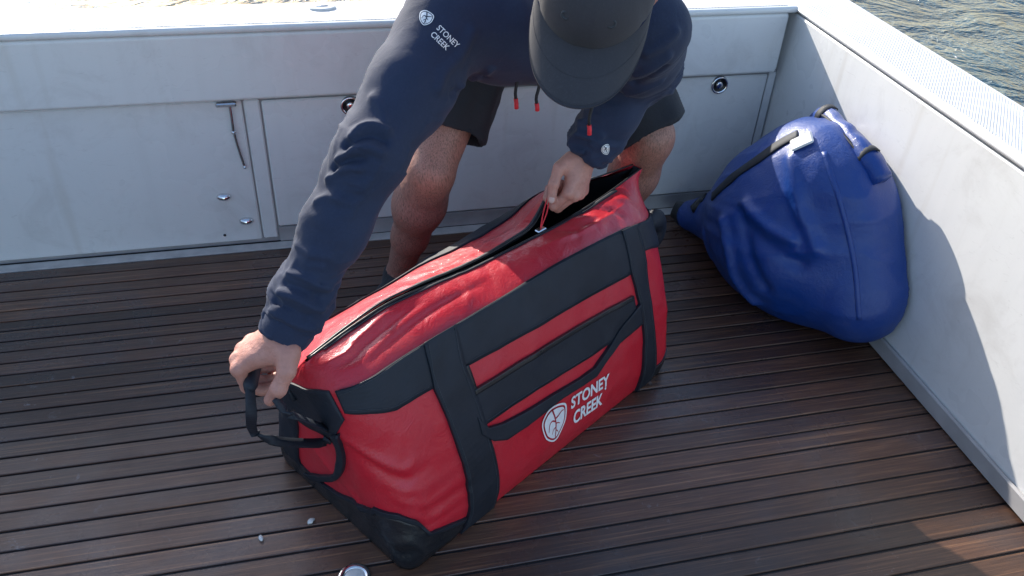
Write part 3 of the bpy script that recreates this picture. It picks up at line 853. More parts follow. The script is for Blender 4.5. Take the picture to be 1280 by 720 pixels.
# black webbing band below the top seam
patch('side_band', [(-.56, .905), (-.3, .885), (.115, .83)], [(-.53, 1.0), (-.2, 1.02), (.14, 1.02)], M['webbing'], .001, .0035)
patch('side_band', [(-2.3, .62), (-1.7, .64), (-1.31, .69), (-.95, .76), (-.62, .87)], [(-2.3, .99), (-1.7, 1.0), (-1.31, 1.0), (-.9, 1.0), (-.60, 1.0)], M['webbing'], .001, .003)
patch('side_band', [(.13, .83), (.22, .835), (.5, .80), (.87, .775), (.95, .79)], [(.13, 1.02), (.3, 1.03), (.6, 1.02), (.88, 1.01), (.95, 1.0)], M['webbing'], .0012, .003, nx=90)
patch('side_band', [(.95, .86), (1.5, .82), (2, .82), (3, .82)], [(.95, 1.0), (1.5, 1.0), (2, 1.0), (3, 1.0)], M['webbing'], .001, .003)
# pocket strip, zip frame, vertical straps
patch('pocket_strip', [(.195, .54), (.4, .525), (.66, .49), (.88, .50)], [(.195, .715), (.4, .70), (.66, .672), (.88, .655)], M['webbing'], .001, .0042, nx=80)
patch('pocket_edge', [(.215, .70), (.5, .675), (.875, .642)], [(.215, .725), (.5, .70), (.875, .665)], M['black_vinyl'], .004, .004, nx=70, ny_=5)
patch('pocket_edge', [(.205, .70), (.205, .84)], [(.225, .70), (.225, .84)], M['black_vinyl'], .004, .003, nx=20, ny_=4)
patch('side_strap', [(.135, .0), (.14, .15), (.12, .5), (.11, .83), (.135, 1.02)], [(.255, .0), (.25, .15), (.225, .5), (.215, .83), (.235, 1.02)], M['webbing'], .003, .0045, nx=70)
patch('side_strap', [(.885, .0), (.89, .15), (.905, .5), (.885, .8), (.89, 1.0)], [(.96, .0), (.96, .15), (.955, .5), (.96, .8), (.965, 1.0)], M['webbing'], .003, .0045, nx=70)
# stitch rows along the straps and bands
def stitch(pts, off):
    c_ = catmull(np.array(pts, float), 70)
    V, F = tube_vf(bag_pt(np.mod(c_[:, 0], 8.0), c_[:, 1], np.full(len(c_), off)), .0009, 5); mesh('stitching', V, F, M['thread'], bag)
stitch([(.145, .02), (.150, .15), (.130, .5), (.120, .83), (.143, 1.0)], .0079); stitch([(.245, .02), (.240, .15), (.215, .5), (.205, .83), (.226, 1.0)], .0079)
stitch([(.893, .02), (.898, .15), (.913, .5), (.893, .8), (.897, .99)], .0079); stitch([(.952, .02), (.952, .15), (.947, .5), (.952, .8), (.957, .99)], .0079)
stitch([(-.52, .985), (-.2, 1.0), (.12, 1.0)], .0048); stitch([(-.52, .92), (-.3, .905), (.10, .848)], .0048)
stitch([(.24, 1.005), (.6, 1.0), (.88, .99)], .0046); stitch([(.24, .85), (.5, .818), (.87, .792)], .0046)
stitch([(.22, .555), (.4, .54), (.66, .505)], .0056); stitch([(.24, .70), (.4, .688), (.66, .66), (.87, .643)], .0056)
# hanging carry handle
hl = [(.20, .51), (.235, .44), (.28, .40), (.36, .392), (.51, .395), (.60, .378), (.66, .375), (.72, .425), (.78, .465), (.90, .485)]
hu = [(.20, .60), (.225, .52), (.28, .488), (.36, .468), (.51, .44), (.60, .425), (.66, .425), (.72, .47), (.78, .53), (.90, .60)]
patch('carry_handle', hl, hu, M['webbing'], .0045, .005, nx=110, ny_=9)
# reinforcing boots
patch('boot', [(-2.3, .003), (-1.7, .003), (-1, .003), (-.5, .003), (0, .003), (.125, .003)],
      [(-2.3, .2), (-1.7, .14), (-1.49, .17), (-1.29, .26), (-.92, .36), (-.5, .35), (-.24, .30), (0, .20), (.135, .10)], M['black_vinyl'], .001, .003, nx=120, ny_=16)
patch('boot_seam', [(-1.7, .135), (-1.49, .165), (-1.29, .255), (-.92, .355), (-.5, .345), (-.24, .295), (0, .195), (.135, .095)],
      [(-1.7, .155), (-1.49, .188), (-1.29, .28), (-.92, .385), (-.5, .375), (-.24, .325), (0, .222), (.135, .118)], M['webbing'], .003, .003, nx=90, ny_=5)
patch('boot', [(.955, .003), (1.5, .003), (2, .003), (3, .003), (3.4, .003)], [(.955, .10), (1.2, .14), (1.6, .16), (2.5, .16), (3.4, .12)], M['black_vinyl'], .001, .003, nx=70)
patch('boot', [(3.4, .003), (4, .003), (5, .003), (5.6, .003)], [(3.4, .12), (4, .10), (5, .10), (5.6, .2)], M['black_vinyl'], .001, .003, nx=70)
patch('corner_strap', [(-1.80, .10), (-1.34, .44), (-.97, .78)], [(-1.73, .10), (-1.25, .46), (-.79, .80)], M['webbing'], .004, .004, nx=40, ny_=6)
patch('corner_band', [(-2.5, .1), (-2.5, .9)], [(-1.84, .12), (-1.86, .66)], M['webbing'], .001, .003, nx=40, ny_=12)
# back band and zip tapes
patch('back_band', [(3.1, .82), (4, .82), (5, .82), (5.7, .82)], [(3.1, 1.0), (4, 1.38), (4.45, 1.32), (4.62, 1.06), (5, 1.0), (5.7, 1.0)], M['webbing'], .001, .003, nx=80)
patch('zip_tape', [(-.55, 1.94), (0, 1.945), (.5, 1.94), (1.05, 1.90)], [(-.55, 1.985), (0, 1.985), (.5, 1.985), (1.05, 1.985)], M['webbing'], .001, .002, nx=100, ny_=4)
patch('zip_tape', [(3.9, 1.90), (4.5, 1.93), (5.3, 1.94)], [(3.9, 1.985), (4.5, 1.985), (5.3, 1.985)], M['webbing'], .001, .002, nx=90, ny_=4)
uu = np.linspace(-.035, .975, 120)
V, F = tube_vf(zipF(uu) + np.array([0, 0.001, .0025]), .0023, 7); mesh('zip_coil', V, F, M['black_plastic'], bag)
V, F = tube_vf(zipB(uu) + np.array([0, 0.001, .0025]), .0023, 7); mesh('zip_coil', V, F, M['black_plastic'], bag)
V, F = box_vf(-.014, .014, -.007, .007, -.004, .005, .002)
mesh('zip_slider', np.array(V) + zipF(np.array(.60)) + [0, .008, .004], F, M['chrome'], bag, smooth=False)
# printed emblem and name
def on_front(V, off): return bag_pt(V[:, 0], V[:, 1], off + V[:, 2] * 0)
def pq(V, cx, cy_, wx, wy, sh=0.0):
    W_ = V.copy(); W_[:, 0] = cx + V[:, 0] * wx + sh * V[:, 1]; W_[:, 1] = cy_ + V[:, 1] * wy; W_[:, 2] = 0; return W_
LC = (.475, .275, .112, .215)
v1, f1 = ring_vf(SHIELD, SHIELD * .90 + np.array([-.004, 0])); v2, f2 = fan_vf(SHIELD * .80 + np.array([.004, -.005]))
V, F = merge([(v1, f1), (v2, f2)])
emb = mesh('emblem', on_front(pq(V, *LC), .0030), [f[::-1] for f in F], M['print_white'], bag, smooth=False)
V, F = merge([line_vf(catmull(np.array(a), 14), np.linspace(w[0], w[1], 14)) for a, w in VEINS])
mesh('emblem_vein', on_front(pq(V, *LC), .0036), [f[::-1] for f in F], M['print_red'], emb, smooth=False)
for word, (x0, x1, y0, y1), sl in (('STONEY', (.548, .722, .278, .350), -.022), ('CREEK', (.556, .688, .172, .250), -.010)):
    V, F = text_vf(word, .028)
    V = fit(V, 0, 1, 0, 1)
    q = np.stack([x0 + V[:, 0] * (x1 - x0) + .004 * V[:, 1], y0 + V[:, 1] * (y1 - y0) + sl * V[:, 0], 0 * V[:, 0]], -1)
    mesh('lettering', on_front(q, .0030), F, M['print_white'], bag, smooth=False)
a = np.linspace(0, 2 * np.pi, 13)[:-1]
V = np.stack([.704 + .0040 * np.cos(a), .250 + .008 * np.sin(a), 0 * a], -1)
mesh('lettering', on_front(V, .003), [tuple(range(12))], M['print_white'], bag, smooth=False)

# end handles (left one is held by the man) ------------------------------------------------
W_R = at_z(352, 418, .545)                                   # right wrist of the man
def hand_frame(d, s, right):
    conv = lambda v: RT * v[0] + UP * v[1] + TC * v[2]
    d = nrm(conv(d)); s = conv(s); s = nrm(s - d * (s @ d)); n = np.cross(d, s) if right else np.cross(s, d)
    return d, s, nrm(n)
dR, sR, nR = hand_frame((-.80, -.42, -.30), (.10, -.65, .75), True)
GR = W_R + dR * .092 - nR * .030
def loc_pt(p, q, off=0.004): return fromB(bag_pt(np.array(p), np.array(q), np.array(off)))
hp = [loc_pt(-1.15, .80), loc_pt(-1.15, .80) + RT * -.02 + UP * .012, at_z(345, 512, .452), GR - sR * -.055 + UP * .0, GR, GR - sR * .05, at_z(300, 476, .40), at_z(316, 538, .33), at_z(345, 548, .30), loc_pt(-1.80, .62)]
hp = [loc_pt(-1.75, .86), GR - sR * .085 - UP * .02 - TC * .03, GR - sR * .05, GR, GR + sR * .05, GR + sR * .075 + DN * .03 - TC * .02,
      at_z(318, 540, .36), at_z(345, 551, .335), loc_pt(-1.40, .62, .006), loc_pt(-1.2, .70, .006)]
Pw = catmull(hp, 60)
V, F = strip_vf(toB(Pw), toB(BO + nR), .020, .004); mesh('end_handle', V, F, M['webbing'], bag)
Pg = catmull([GR - sR * .05, GR, GR + sR * .058], 12)
V, F = tube_vf(toB(Pg), np.array([.009] + [.0125] * 10 + [.009]), 10); mesh('handle_grip', V, F, M['webbing'], bag)
Pw = catmull([loc_pt(-1.05, .80), at_z(372, 522, .43), at_z(356, 512, .455), at_z(345, 497, .475)], 24)
V, F = strip_vf(toB(Pw), toB(BO + nR), .022, .004); mesh('end_handle', V, F, M['webbing'], bag)
# right end handle: a rolled, padded loop
Pr = catmull([(.925, .125, .375), (.962, .13, .372), (.985, .138, .345), (.988, .142, .315), (.980, .145, .285), (.955, .145, .262), (.925, .14, .255)], 30)
V, F = tube_vf(Pr, np.interp(np.linspace(0, 1, 30), [0, .2, .5, .8, 1], [.018, .026, .030, .026, .018]), 16); V = V + (fbm(V, 40, 2, 5) * .002)[:, None]
mesh('end_handle', V, F, M['webbing'], bag)
# back carry handle lying over the far side
Pb = catmull([(.37, .40, .27), (.39, .43, .295), (.45, .445, .305), (.50, .445, .31), (.55, .435, .305), (.59, .40, .28)], 40)
V, F = strip_vf(Pb, (0, .35, 1), .026, .006); mesh('carry_handle', V, F, M['webbing'], bag)

# ================================================================== BLUE BAG
bl = empty('dry_bag', (1.29, 1.85, 0)); tag(bl, 'bulging blue vinyl bag leaning against the side wall', 'bag')
s = SDF((.95, 1.15, -.03), (1.5, 2.32, .72), .0075)
I3 = np.eye(3)
s.ell((1.34, 1.84, .20), [nrm((1, .25, 0)), nrm((-.25, 1, 0)), (0, 0, 1)], (.235, .265, .27), .05)
s.ell((1.40, 1.76, .30), [nrm((1, 0, .5)), (0, 1, 0), nrm((-.5, 0, 1))], (.16, .25, .26), .08)
s.cap((1.30, 1.94, .15), (1.175, 2.15, .055), .15, .05, .07)
s.cap((1.35, 1.69, .16), (1.40, 1.57, .16), .17, .15, .10)
s.cut((0, 0, .004), (0, 0, -1)); s.cut((1.4475, 0, 0), (1, 0, 0)); s.cut((0, 2.285, 0), (0, 1, 0))
V, F = s.mesh(); V = smooth(V, F, 2)
n = vnormals(V, F)
# long folds gathered towards the tail of the bag
dv = V - np.array([1.12, 2.26, .10]); rr_ = np.linalg.norm(dv, axis=1); dv = dv / rr_[:, None]
th1 = np.arctan2(dv[:, 0], -dv[:, 1]); th2 = np.arcsin(dv[:, 2])
qq = np.stack([th1 * 4.2 + .5 * fbm(V, 4, 2, 2), th2 * 5.5 + .5 * fbm(V, 4, 2, 8), rr_ * 2.2], -1)
k = np.clip((V[:, 2] - .015) / .08, 0, 1)
rdg = 1 - 2.4 * np.abs(vnoise(qq, 1, 3)) + .5 * (1 - 2.4 * np.abs(vnoise(qq * [2.1, 2.1, 1.3], 1, 5)))
V = V + n * (k * np.clip(rr_ * 2.2, .3, 1) * .0050 * rdg + .008 * fbm(V, 3.5, 2, 4))[:, None]
def fold(V, n, pl, w, h):
    pl = np.array(pl); best = np.full(len(V), 9.0)
    for i in range(len(pl) - 1): best = np.minimum(best, dist_seg(V, pl[i], pl[i + 1])[0])
    return V + n * (h * np.exp(-(best / w) ** 2))[:, None]
bv0 = BVHTree.FromPolygons([tuple(v) for v in V], [tuple(int(i) for i in f) for f in F])
def hit(bvh, px, py):
    h_ = bvh.ray_cast(Vector(CAM), Vector(ray(px, py)))
    return (np.array(h_[0]), np.array(h_[1])) if h_[0] is not None else (None, None)
for pix, w, h in (([(905, 275), (912, 310), (920, 345), (945, 375), (965, 395)], .016, .020), ([(925, 268), (935, 320), (955, 360)], .020, -.014), ([(930, 255), (960, 285), (990, 300)], .016, .014), ([(935, 285), (965, 310), (1000, 330)], .02, -.012),
                  ([(880, 290), (890, 320), (900, 350)], .016, .008), ([(990, 200), (1000, 260), (1020, 310)], .02, .014)):
    pts = [hit(bv0, *p)[0] for p in pix]; pts = [p for p in pts if p is not None]
    if len(pts) > 1: V = fold(V, n, pts, w, h)
V[:, 0] = np.minimum(V[:, 0], 1.4475); V[:, 2] = np.maximum(V[:, 2], .0035)
BLO = np.array([1.29, 1.85, 0])
mesh('body', V - BLO, F, M['blue'], bl)
bvB = BVHTree.FromPolygons([tuple(v) for v in V], [tuple(int(i) for i in f) for f in F])
def surf_strip(bvh, pix, w, th, off=.003, n=40):
    P = catmull(np.array(pix, float), n); pts = []; nn = []
    for x, y in P:
        a, b = hit(bvh, x, y)
        if a is not None: pts.append(a + b * off); nn.append(b)
    pts = np.array(pts); nn = np.array(nn)
    for _ in range(4):
        pts[1:-1] = .5 * pts[1:-1] + .25 * (pts[:-2] + pts[2:]); nn[1:-1] = .5 * nn[1:-1] + .25 * (nn[:-2] + nn[2:])
    T = np.gradient(pts, axis=0)
    return strip_vf(pts, np.cross(nn, T), w, th)
try:
    V, F = surf_strip(bvB, [(891, 246), (905, 232), (925, 215), (950, 198), (975, 180), (998, 168)], .034, .004); mesh('strap', V - BLO, F, M['webbing'], bl)
    V, F = surf_strip(bvB, [(866, 262), (874, 252), (881, 247)], .034, .006, n=12); mesh('buckle', V - BLO, F, M['black_plastic'], bl)
except Exception as e: print('blue strap', e)
V, F = tube_vf([(1.163, 2.175, .05), (1.150, 2.19, .052), (1.135, 2.205, .055)], [.045, .035, .028], 10); mesh('tail_end', np.array(V) - BLO, F, M['black_vinyl'], bl)
try:
    V, F = surf_strip(bvB, [(1030, 190), (1052, 260), (1068, 330), (1074, 400)], .014, .003, off=.0015); mesh('welded_seam', V - BLO, F, M['blue'], bl)
except Exception as e: print('seam', e)
# rolled closure at the top, clipped down with a buckle strap
Pr = catmull([(1.385, 1.60, .485), (1.365, 1.68, .52), (1.36, 1.77, .535), (1.375, 1.87, .525), (1.40, 1.95, .48)], 40)
V, F = tube_vf(Pr, .026 + .004 * np.sin(np.linspace(0, 9, 40)), 14); V = V + (fbm(V, 25, 2, 5) * .004)[:, None]
mesh('roll_top', V - BLO, F, M['blue'], bl)
V, F = tube_vf(Pr + np.array([-.024, 0, .010]), .0045, 6); mesh('roll_trim', V - BLO, F, M['webbing'], bl)
for yy in (1.66, 1.88):
    j = int(np.argmin(np.abs(Pr[:, 1] - yy))); c_ = Pr[j]; aa_ = np.linspace(-2.6, .6, 14)
    P = np.stack([c_[0] + .033 * np.sin(aa_) , np.full(14, yy), c_[2] + .033 * np.cos(aa_)], -1)
    V, F = strip_vf(P, (0, 1, 0), .025, .003); mesh('closure_strap', V - BLO, F, M['webbing'], bl)
a, b = hit(bvB, 1003, 178)
if a is not None:
    V, F = box_vf(-.03, .03, -.02, .02, -.002, .006, .004); mesh('sunlit_patch', orient(V, a + b * .003, b, RT) - BLO, F, M['white_plastic'], bl, smooth=False)  # white patch painted in for the sunlit panel and pale buckle here

# ================================================================== PERSON
PO = np.array([.50, 1.97, 0.0])
man = empty('person', PO)
tag(man, 'man in navy long-sleeved top, dark shorts and cap bending over the red bag', 'person')
sh_R, sh_L = at_y(556, 36, 1.45), at_y(808, 38, 1.45)
el_R = CAM + ray(463, 193) * 1.452
wr_R = W_R
el_L = CAM + ray(803, 86) * 1.925
wr_L = at_z(731, 193, .60)
hip_R, hip_L = np.array([.44, 2.02, .87]), np.array([.62, 2.02, .87])
kn_R, kn_L = np.array([.262, 1.78, .50]), at_y(814, 172, 1.80)
an_R, an_L = np.array([.19, 1.945, .09]), np.array([.82, 1.98, .09])
toe_R, toe_L = an_R + np.array([-.10, -.17, -.055]), an_L + np.array([-.03, -.19, -.055])
# head frame
HF = nrm(DN * .95 - RT * .20 + TC * .10)
HT = TC * .97 + UP * .22; HT = nrm(HT - HF * (HT @ HF)); HS = np.cross(HF, HT)
HC = CAM + ray(744, -8) * 1.33
def H(s_, f_, t_): return HC + HS * s_ + HF * f_ + HT * t_
neck = (sh_R + sh_L) / 2 + np.array([.0, .02, .045])

def build_body():
    s = SDF((-.25, 1.0, -.01), (1.05, 2.32, 1.42), .0055)
    # torso (kept inside the clothes), neck
    for x in (-.075, .075):
        s.cap(neck + np.array([x, .06, -.06]), np.array([.53 + x, 1.98, .90]), .095, .10, .05)
    s.cap(sh_R + np.array([.02, .05, .0]), sh_L + np.array([-.02, .05, .0]), .055, .055, .03)
    s.cap(neck, H(0, -.03, -.06), .062, .058, .03)
    # arms up to the wrist
    s.chain([sh_R, el_R, lerp(el_R, wr_R, .3), wr_R], [.05, .042, .042, .029], .02)
    s.chain([sh_L, el_L, lerp(el_L, wr_L, .3), wr_L], [.05, .042, .042, .029], .02)
    # legs
    for h_, k_, a_, side in ((hip_R, kn_R, an_R, -1), (hip_L, kn_L, an_L, 1)):
        sh = nrm(a_ - k_); back = np.array([0, 1.0, 0]) - sh * sh[1]; back = nrm(back)
        s.cap(h_, lerp(h_, k_, .55), .088, .076, .04); s.cap(lerp(h_, k_, .55), k_ + np.array([0, .0, .01]), .076, .057, .04)
        fr = -back
        s.cap(k_ + fr * .010, k_ + fr * .008 + sh * .05, .044, .040, .03)
        s.cap(k_ + sh * .03, lerp(k_, a_, .33) + back * .012, .051, .062, .03)
        s.cap(lerp(k_, a_, .33) + back * .012, lerp(k_, a_, .62) + back * .006, .064, .046, .03)
        s.cap(lerp(k_, a_, .62) + back * .006, a_, .046, .035, .03)
        lat = np.cross(sh, back)
        s.cap(lerp(k_, a_, .12) + back * .02 + lat * .022, lerp(k_, a_, .42) + back * .022 + lat * .018, .036, .040, .03)
        s.cap(lerp(k_, a_, .12) + back * .02 - lat * .022, lerp(k_, a_, .40) + back * .022 - lat * .018, .036, .036, .03)
        t_ = a_ + (toe_R - an_R if side < 0 else toe_L - an_L)
        s.cap(a_, a_ + np.array([0, .03, -.055]), .034, .030, .02); s.cap(a_ - [0, 0, .03], t_, .036, .028, .02)
    # head: skull, jaw, brow, nose, ears, lips
    ax = [HS, HF, HT]
    s.ell(H(0, -.01, .02), ax, (.074, .094, .105), .02)
    s.ell(H(0, .035, -.055), ax, (.058, .055, .075), .03)
    s.cap(H(-.03, .075, .005), H(.03, .075, .005), .018, .018, .02)
    s.chain([H(0, .088, -.005), H(0, .108, -.04), H(0, .092, -.048)], [.009, .014, .010], .012)
    s.cap(H(-.02, .083, -.078), H(.02, .083, -.078), .009, .009, .01)
    s.cap(H(-.012, .078, -.112), H(.012, .078, -.112), .016, .016, .02)
    for sg in (-1, 1):
        s.cap(H(sg * .076, -.012, .012), H(sg * .086, -.028, -.02), .010, .012, .008)
        s.cap(H(sg * .086, -.028, .018), H(sg * .080, -.010, -.042), .012, .008, .008)
    V, F = s.mesh(); V = smooth(V, F, 2)
    return V, F

FLEN = [(.047, .027, .022), (.051, .031, .023), (.047, .029, .023), (.037, .023, .020)]
def build_hand(W0, d, s_, n, curls, thumb, thr, elbow, spread=1.0):
    lo = W0 - .15; hi = W0 + .15
    g = SDF(lo, hi, .0024)
    fo = nrm(elbow - W0)
    g.cap(W0 + fo * .11, W0, .032, .028, .01)
    bases = []
    for i in range(4):
        b = W0 + d * (.093, .096, .090, .081)[i] + s_ * (.030, .009, -.013, -.033)[i] * spread + n * (.000, .004, .002, -.004)[i]
        bases.append(b)
        a = W0 + d * .008 + s_ * (.013, .005, -.005, -.013)[i]
        g.cap(a, b, .019, .0128, .012)
    g.cap(W0 + d * .03 - n * .008, W0 + d * .075 - n * .010 - s_ * .002, .024, .022, .015)
    tips = []
    for i, b in enumerate(bases):
        ang = 0; P = [b]; c = curls[i]
        for L, a in zip(FLEN[i], c):
            ang += math.radians(a)
            P.append(P[-1] + (d * math.cos(ang) - n * math.sin(ang)) * L)
        r0 = (.0112, .0112, .0106, .0094)[i]
        g.cap(b, b + n * .0015, .0128, .0125, .008)                      # knuckle
        g.chain(P, [r0 * 1.05, r0, r0 * .92, r0 * .80], .0035)
        tips.append(P)
    T = [W0 + d * .012 + s_ * .016] + [W0 + RT * o[0] + DN * o[1] + TC * o[2] for o in thumb]
    g.chain(T, thr, .007)
    # web between thumb and index
    g.cap(lerp(T[1], T[2], .35), lerp(W0, bases[0], .72), .011, .011, .018)
    V, F = g.mesh(); V = smooth(V, F, 1)
    nn = vnormals(V, F)
    V = V + nn * (fbm(V, 75, 2, 5) * .0006)[:, None]
    return V, F, T, tips

Vb, Fb = build_body()
cr = [(62, 62, 45), (66, 66, 45), (70, 68, 45), (74, 68, 45)]
VhR, FhR, TR, tipsR = build_hand(W_R, dR, sR, nR, cr, [(.018, .028, .020), (.016, .060, .026), (.000, .092, .020), (-.018, .112, .004)], [.020, .0185, .0150, .0135, .0115], el_R)
dL, sL, nL = hand_frame((-.22, -.92, -.12), (-.55, .10, .80), False)
cl = [(38, 86, 48), (44, 88, 48), (52, 86, 48), (60, 82, 48)]
VhL, FhL, TL, tipsL = build_hand(wr_L, dL, sL, nL, cl, [(-.030, .012, .018), (-.060, .034, .026), (-.072, .070, .024), (-.076, .104, .014)], [.017, .0155, .0130, .0120, .0102], el_L)
V, F = merge([(Vb, [tuple(f) for f in Fb]), (VhR, [tuple(f) for f in FhR]), (VhL, [tuple(f) for f in FhL])])
mesh('body', V - PO, F, M['skin'], man)
def nail(tip, prev, out, w=.0065, l=.0085):
    t = nrm(tip - prev); z = nrm(out - t * (out @ t))
    V, F = lathe_vf([(1, 0), (.92, .10), (.6, .2), (.001, .25)], 16)
    V = orient(V, tip - t * .001 + z * .0085, z, t, (l, w, .010))
    mesh('fingernail', V - PO, F, M['nail'], man)
nail(TL[-1], TL[-2], TC + UP * .15, .0068, .009); nail(TR[-1], TR[-2], TC * .6 + RT * .6)
nail(tipsR[0][-1], tipsR[0][-2], np.cross(sR, tipsR[0][-1] - tipsR[0][-2]) * -1)
# eyes
for sg in (-1, 1):
    V, F = lathe_vf([(.0005, -.012), (.0085, -.0085), (.012, 0), (.0085, .0085), (.0005, .012)], 16)
    mesh('eye', orient(V, H(sg * .031, .073, -.012), HF) - PO, F, M['eye'], man)
    V, F = lathe_vf([(.0055, 0), (.004, .0012), (.0005, .0015)], 14)
    mesh('iris', orient(V, H(sg * .031, .0845, -.012), HF) - PO, F, M['iris'], man)

# ---- shirt
def build_shirt():
    s = SDF((-.22, 1.05, .46), (1.0, 2.22, 1.24), .0042)
    for x in (-.095, 0, .095):
        s.cap(neck + np.array([x * .8, .07, -.055]), np.array([.53 + x * 1.0, 1.99, .905]), .115, .115, .06)
    s.cap(sh_R + np.array([.03, .03, .0]), sh_L + np.array([-.03, .03, 0]), .085, .085, .05)
    s.cap(neck + np.array([0, .03, .0]), lerp(neck, H(0, -.05, -.07), .62), .085, .070, .04)                 # collar
    s.chain([sh_R, lerp(sh_R, el_R, .5), el_R, lerp(el_R, wr_R, .4), lerp(el_R, wr_R, .8), wr_R + (wr_R - el_R) * .1], [.080, .070, .0565, .0535, .0435, .0405], .03)
    s.chain([sh_L, lerp(sh_L, el_L, .5), el_L, lerp(el_L, wr_L, .45), lerp(el_L, wr_L, .8), wr_L + (wr_L - el_L) * .12], [.082, .078, .070, .060, .047, .0385], .03)
    s.cut_local(wr_R + (wr_R - el_R) * .015, wr_R - el_R, .09)
    s.cut_local(wr_L + (wr_L - el_L) * .0, wr_L - el_L, .085)
    s.cut((.53, 2.03, .9), (.0, 1, -.25))
    V, F = s.mesh(); V = smooth(V, F, 3)
    n = vnormals(V, F)
    D = fbm(V, 11, 3, 1) * .004
    for sh, el, wr, R_ in ((sh_R, el_R, wr_R, 1), (sh_L, el_L, wr_L, 0)):
        for a, b, w0, base in ((sh, el, 0, 0), (el, wr, 1, 1)):
            dist, t = dist_seg(V, a, b)
            ax_ = nrm(b - a); rad = V - a - ((V - a) @ ax_)[:, None] * ax_
            e1 = nrm(np.cross(ax_, [0.2, .3, 1])); e2 = np.cross(ax_, e1)
            th = np.arctan2(rad @ e2, rad @ e1)
            L = np.linalg.norm(b - a)
            z = t * L
            q3 = np.stack([z * 42 + 1.1 * np.sin(th + .6), th * 1.15 + 3 * w0, 2.0 * fbm(V, 7, 2, 7 + w0)], -1)
            rg = 1 - np.abs(vnoise(q3, 1, 5 + w0)) * 2.0 + .45 * (1 - np.abs(vnoise(q3 * [1.9, 1.6, 1], 1, 9)) * 2)
            if base == 0: amp = .0010 + .0064 * np.clip((t - .5) / .5, 0, 1)
            else: amp = .0016 + .0064 * np.clip((.34 - t) / .34, 0, 1) + .0066 * np.clip((t - .45) / .4, 0, 1)
            mod = np.clip(.5 + 1.1 * vnoise(np.stack([z * 9, th * .8, 0 * z], -1), 1, 11 + w0), .1, 1.2)
            wv = rg
            inside = np.clip((.105 - dist) / .02, 0, 1) * ((t > 0.001) & (t < 1.2))
            D = D + amp * mod * wv * inside
    # long drag folds on the torso
    body = np.clip((V[:, 1] - 1.46) / .08, 0, 1)
    D = D + body * .005 * np.sin(V @ np.array([30., 12., 20.]) + 3 * fbm(V, 5, 2, 21))
    V = V + n * D[:, None]
    bv = BVHTree.FromPolygons([tuple(v) for v in V], [tuple(int(i) for i in f) for f in F]); n = vnormals(V, F)
    for pix, w, h in (([(440, 172), (452, 160), (468, 157), (484, 164)], .008, .011), ([(432, 184), (446, 172), (464, 168), (482, 176)], .007, -.009), ([(424, 200), (440, 188), (460, 185), (476, 192)], .008, .011),
                      ([(418, 212), (434, 200), (455, 198)], .007, -.008), ([(412, 224), (428, 212), (450, 210)], .008, .009), ([(466, 122), (476, 135), (480, 150)], .009, .006), ([(396, 252), (410, 246), (424, 250)], .008, .006),
                      ([(362, 342), (378, 346), (398, 356), (412, 360)], .007, .008), ([(356, 354), (374, 360), (396, 370)], .006, -.006), ([(350, 366), (368, 372), (390, 384), (402, 386)], .007, .009),
                      ([(344, 378), (362, 386), (384, 396)], .006, -.007), ([(340, 388), (356, 398), (378, 408), (392, 410)], .007, .008), ([(372, 305), (390, 318), (412, 322)], .008, .005),
                      ([(548, 110), (556, 90), (575, 70), (590, 40)], .010, .008), ([(575, 108), (590, 96), (612, 86)], .009, .009), ([(565, 118), (582, 104), (604, 96)], .008, -.008),
                      ([(835, 70), (815, 84), (795, 92)], .008, .009), ([(832, 84), (812, 97), (792, 104)], .007, -.008), ([(826, 100), (806, 110), (784, 116)], .008, .008), ([(845, 40), (828, 56), (808, 66)], .009, .007),
                      ([(724, 152), (738, 158), (752, 170)], .007, .007), ([(720, 168), (736, 172), (754, 182)], .006, .006)):
        pts = [hit(bv, *p)[0] for p in pix]; pts = [p for p in pts if p is not None]
        if len(pts) > 1:
            pts = catmull(pts, 12); V = fold(V, n, pts, w, h)
    return V, F
V, F = build_shirt()
shirt = mesh('shirt', V - PO, F, M['shirt'], man)
bvS = BVHTree.FromPolygons([tuple(v) for v in V], [tuple(int(i) for i in f) for f in F])
# turned cuffs
for el, wr, r, k0 in ((el_R, wr_R, .0405, -.045), (el_L, wr_L, .0385, -.045)):
    ax_ = nrm(wr - el); P = [wr + ax_ * z for z in (-.034, -.030, -.004, .004)]
    V, F = tube_vf(P, [r + .0012, r + .0032, r + .0026, r + .0004], 40, cap=False)
    nz = fbm(V, 30, 2, 3) * .0022; V = V + (V - (wr + ((V - wr) @ ax_)[:, None] * ax_)) / r * nz[:, None]
    mesh('cuff', V - PO, F, M['shirt'], shirt)
# printed emblem and name on the upper sleeve, and a small emblem near the cuff
def project(bvh, V2, origin, ex, ey, off=.0012):
    out = []
    for x, y in V2[:, :2]:
        p = np.asarray(origin) + ex * x + ey * y
        a, b = hit(bvh, *p)
        out.append((a + b * off) if a is not None else np.array([0, 0, -5.0]))
    return np.array(out)
def sleeve_print(px, py, ex, ey, sc, mat=M['print_white']):
    v1, f1 = ring_vf(SHIELD, SHIELD * .88); v2, f2 = fan_vf(SHIELD * .78)
    V, F = merge([(v1, f1), (v2, f2)])
    e = mesh('emblem', project(bvS, V * sc, (px, py), ex, ey) - PO, F, mat, shirt, smooth=False)
    V, F = merge([line_vf(catmull(np.array(a), 14), np.linspace(w[0], w[1], 14) * 1.5) for a, w in VEINS])
    mesh('emblem_vein', project(bvS, V * sc, (px, py), ex, ey, .0018) - PO, F, M['shirt'], e, smooth=False)
ex, ey = nrm((.72, .70)), nrm((.70, -.72))
sleeve_print(532.5, 23, nrm((.94, .34)), nrm((.34, -.94)), 19.0)
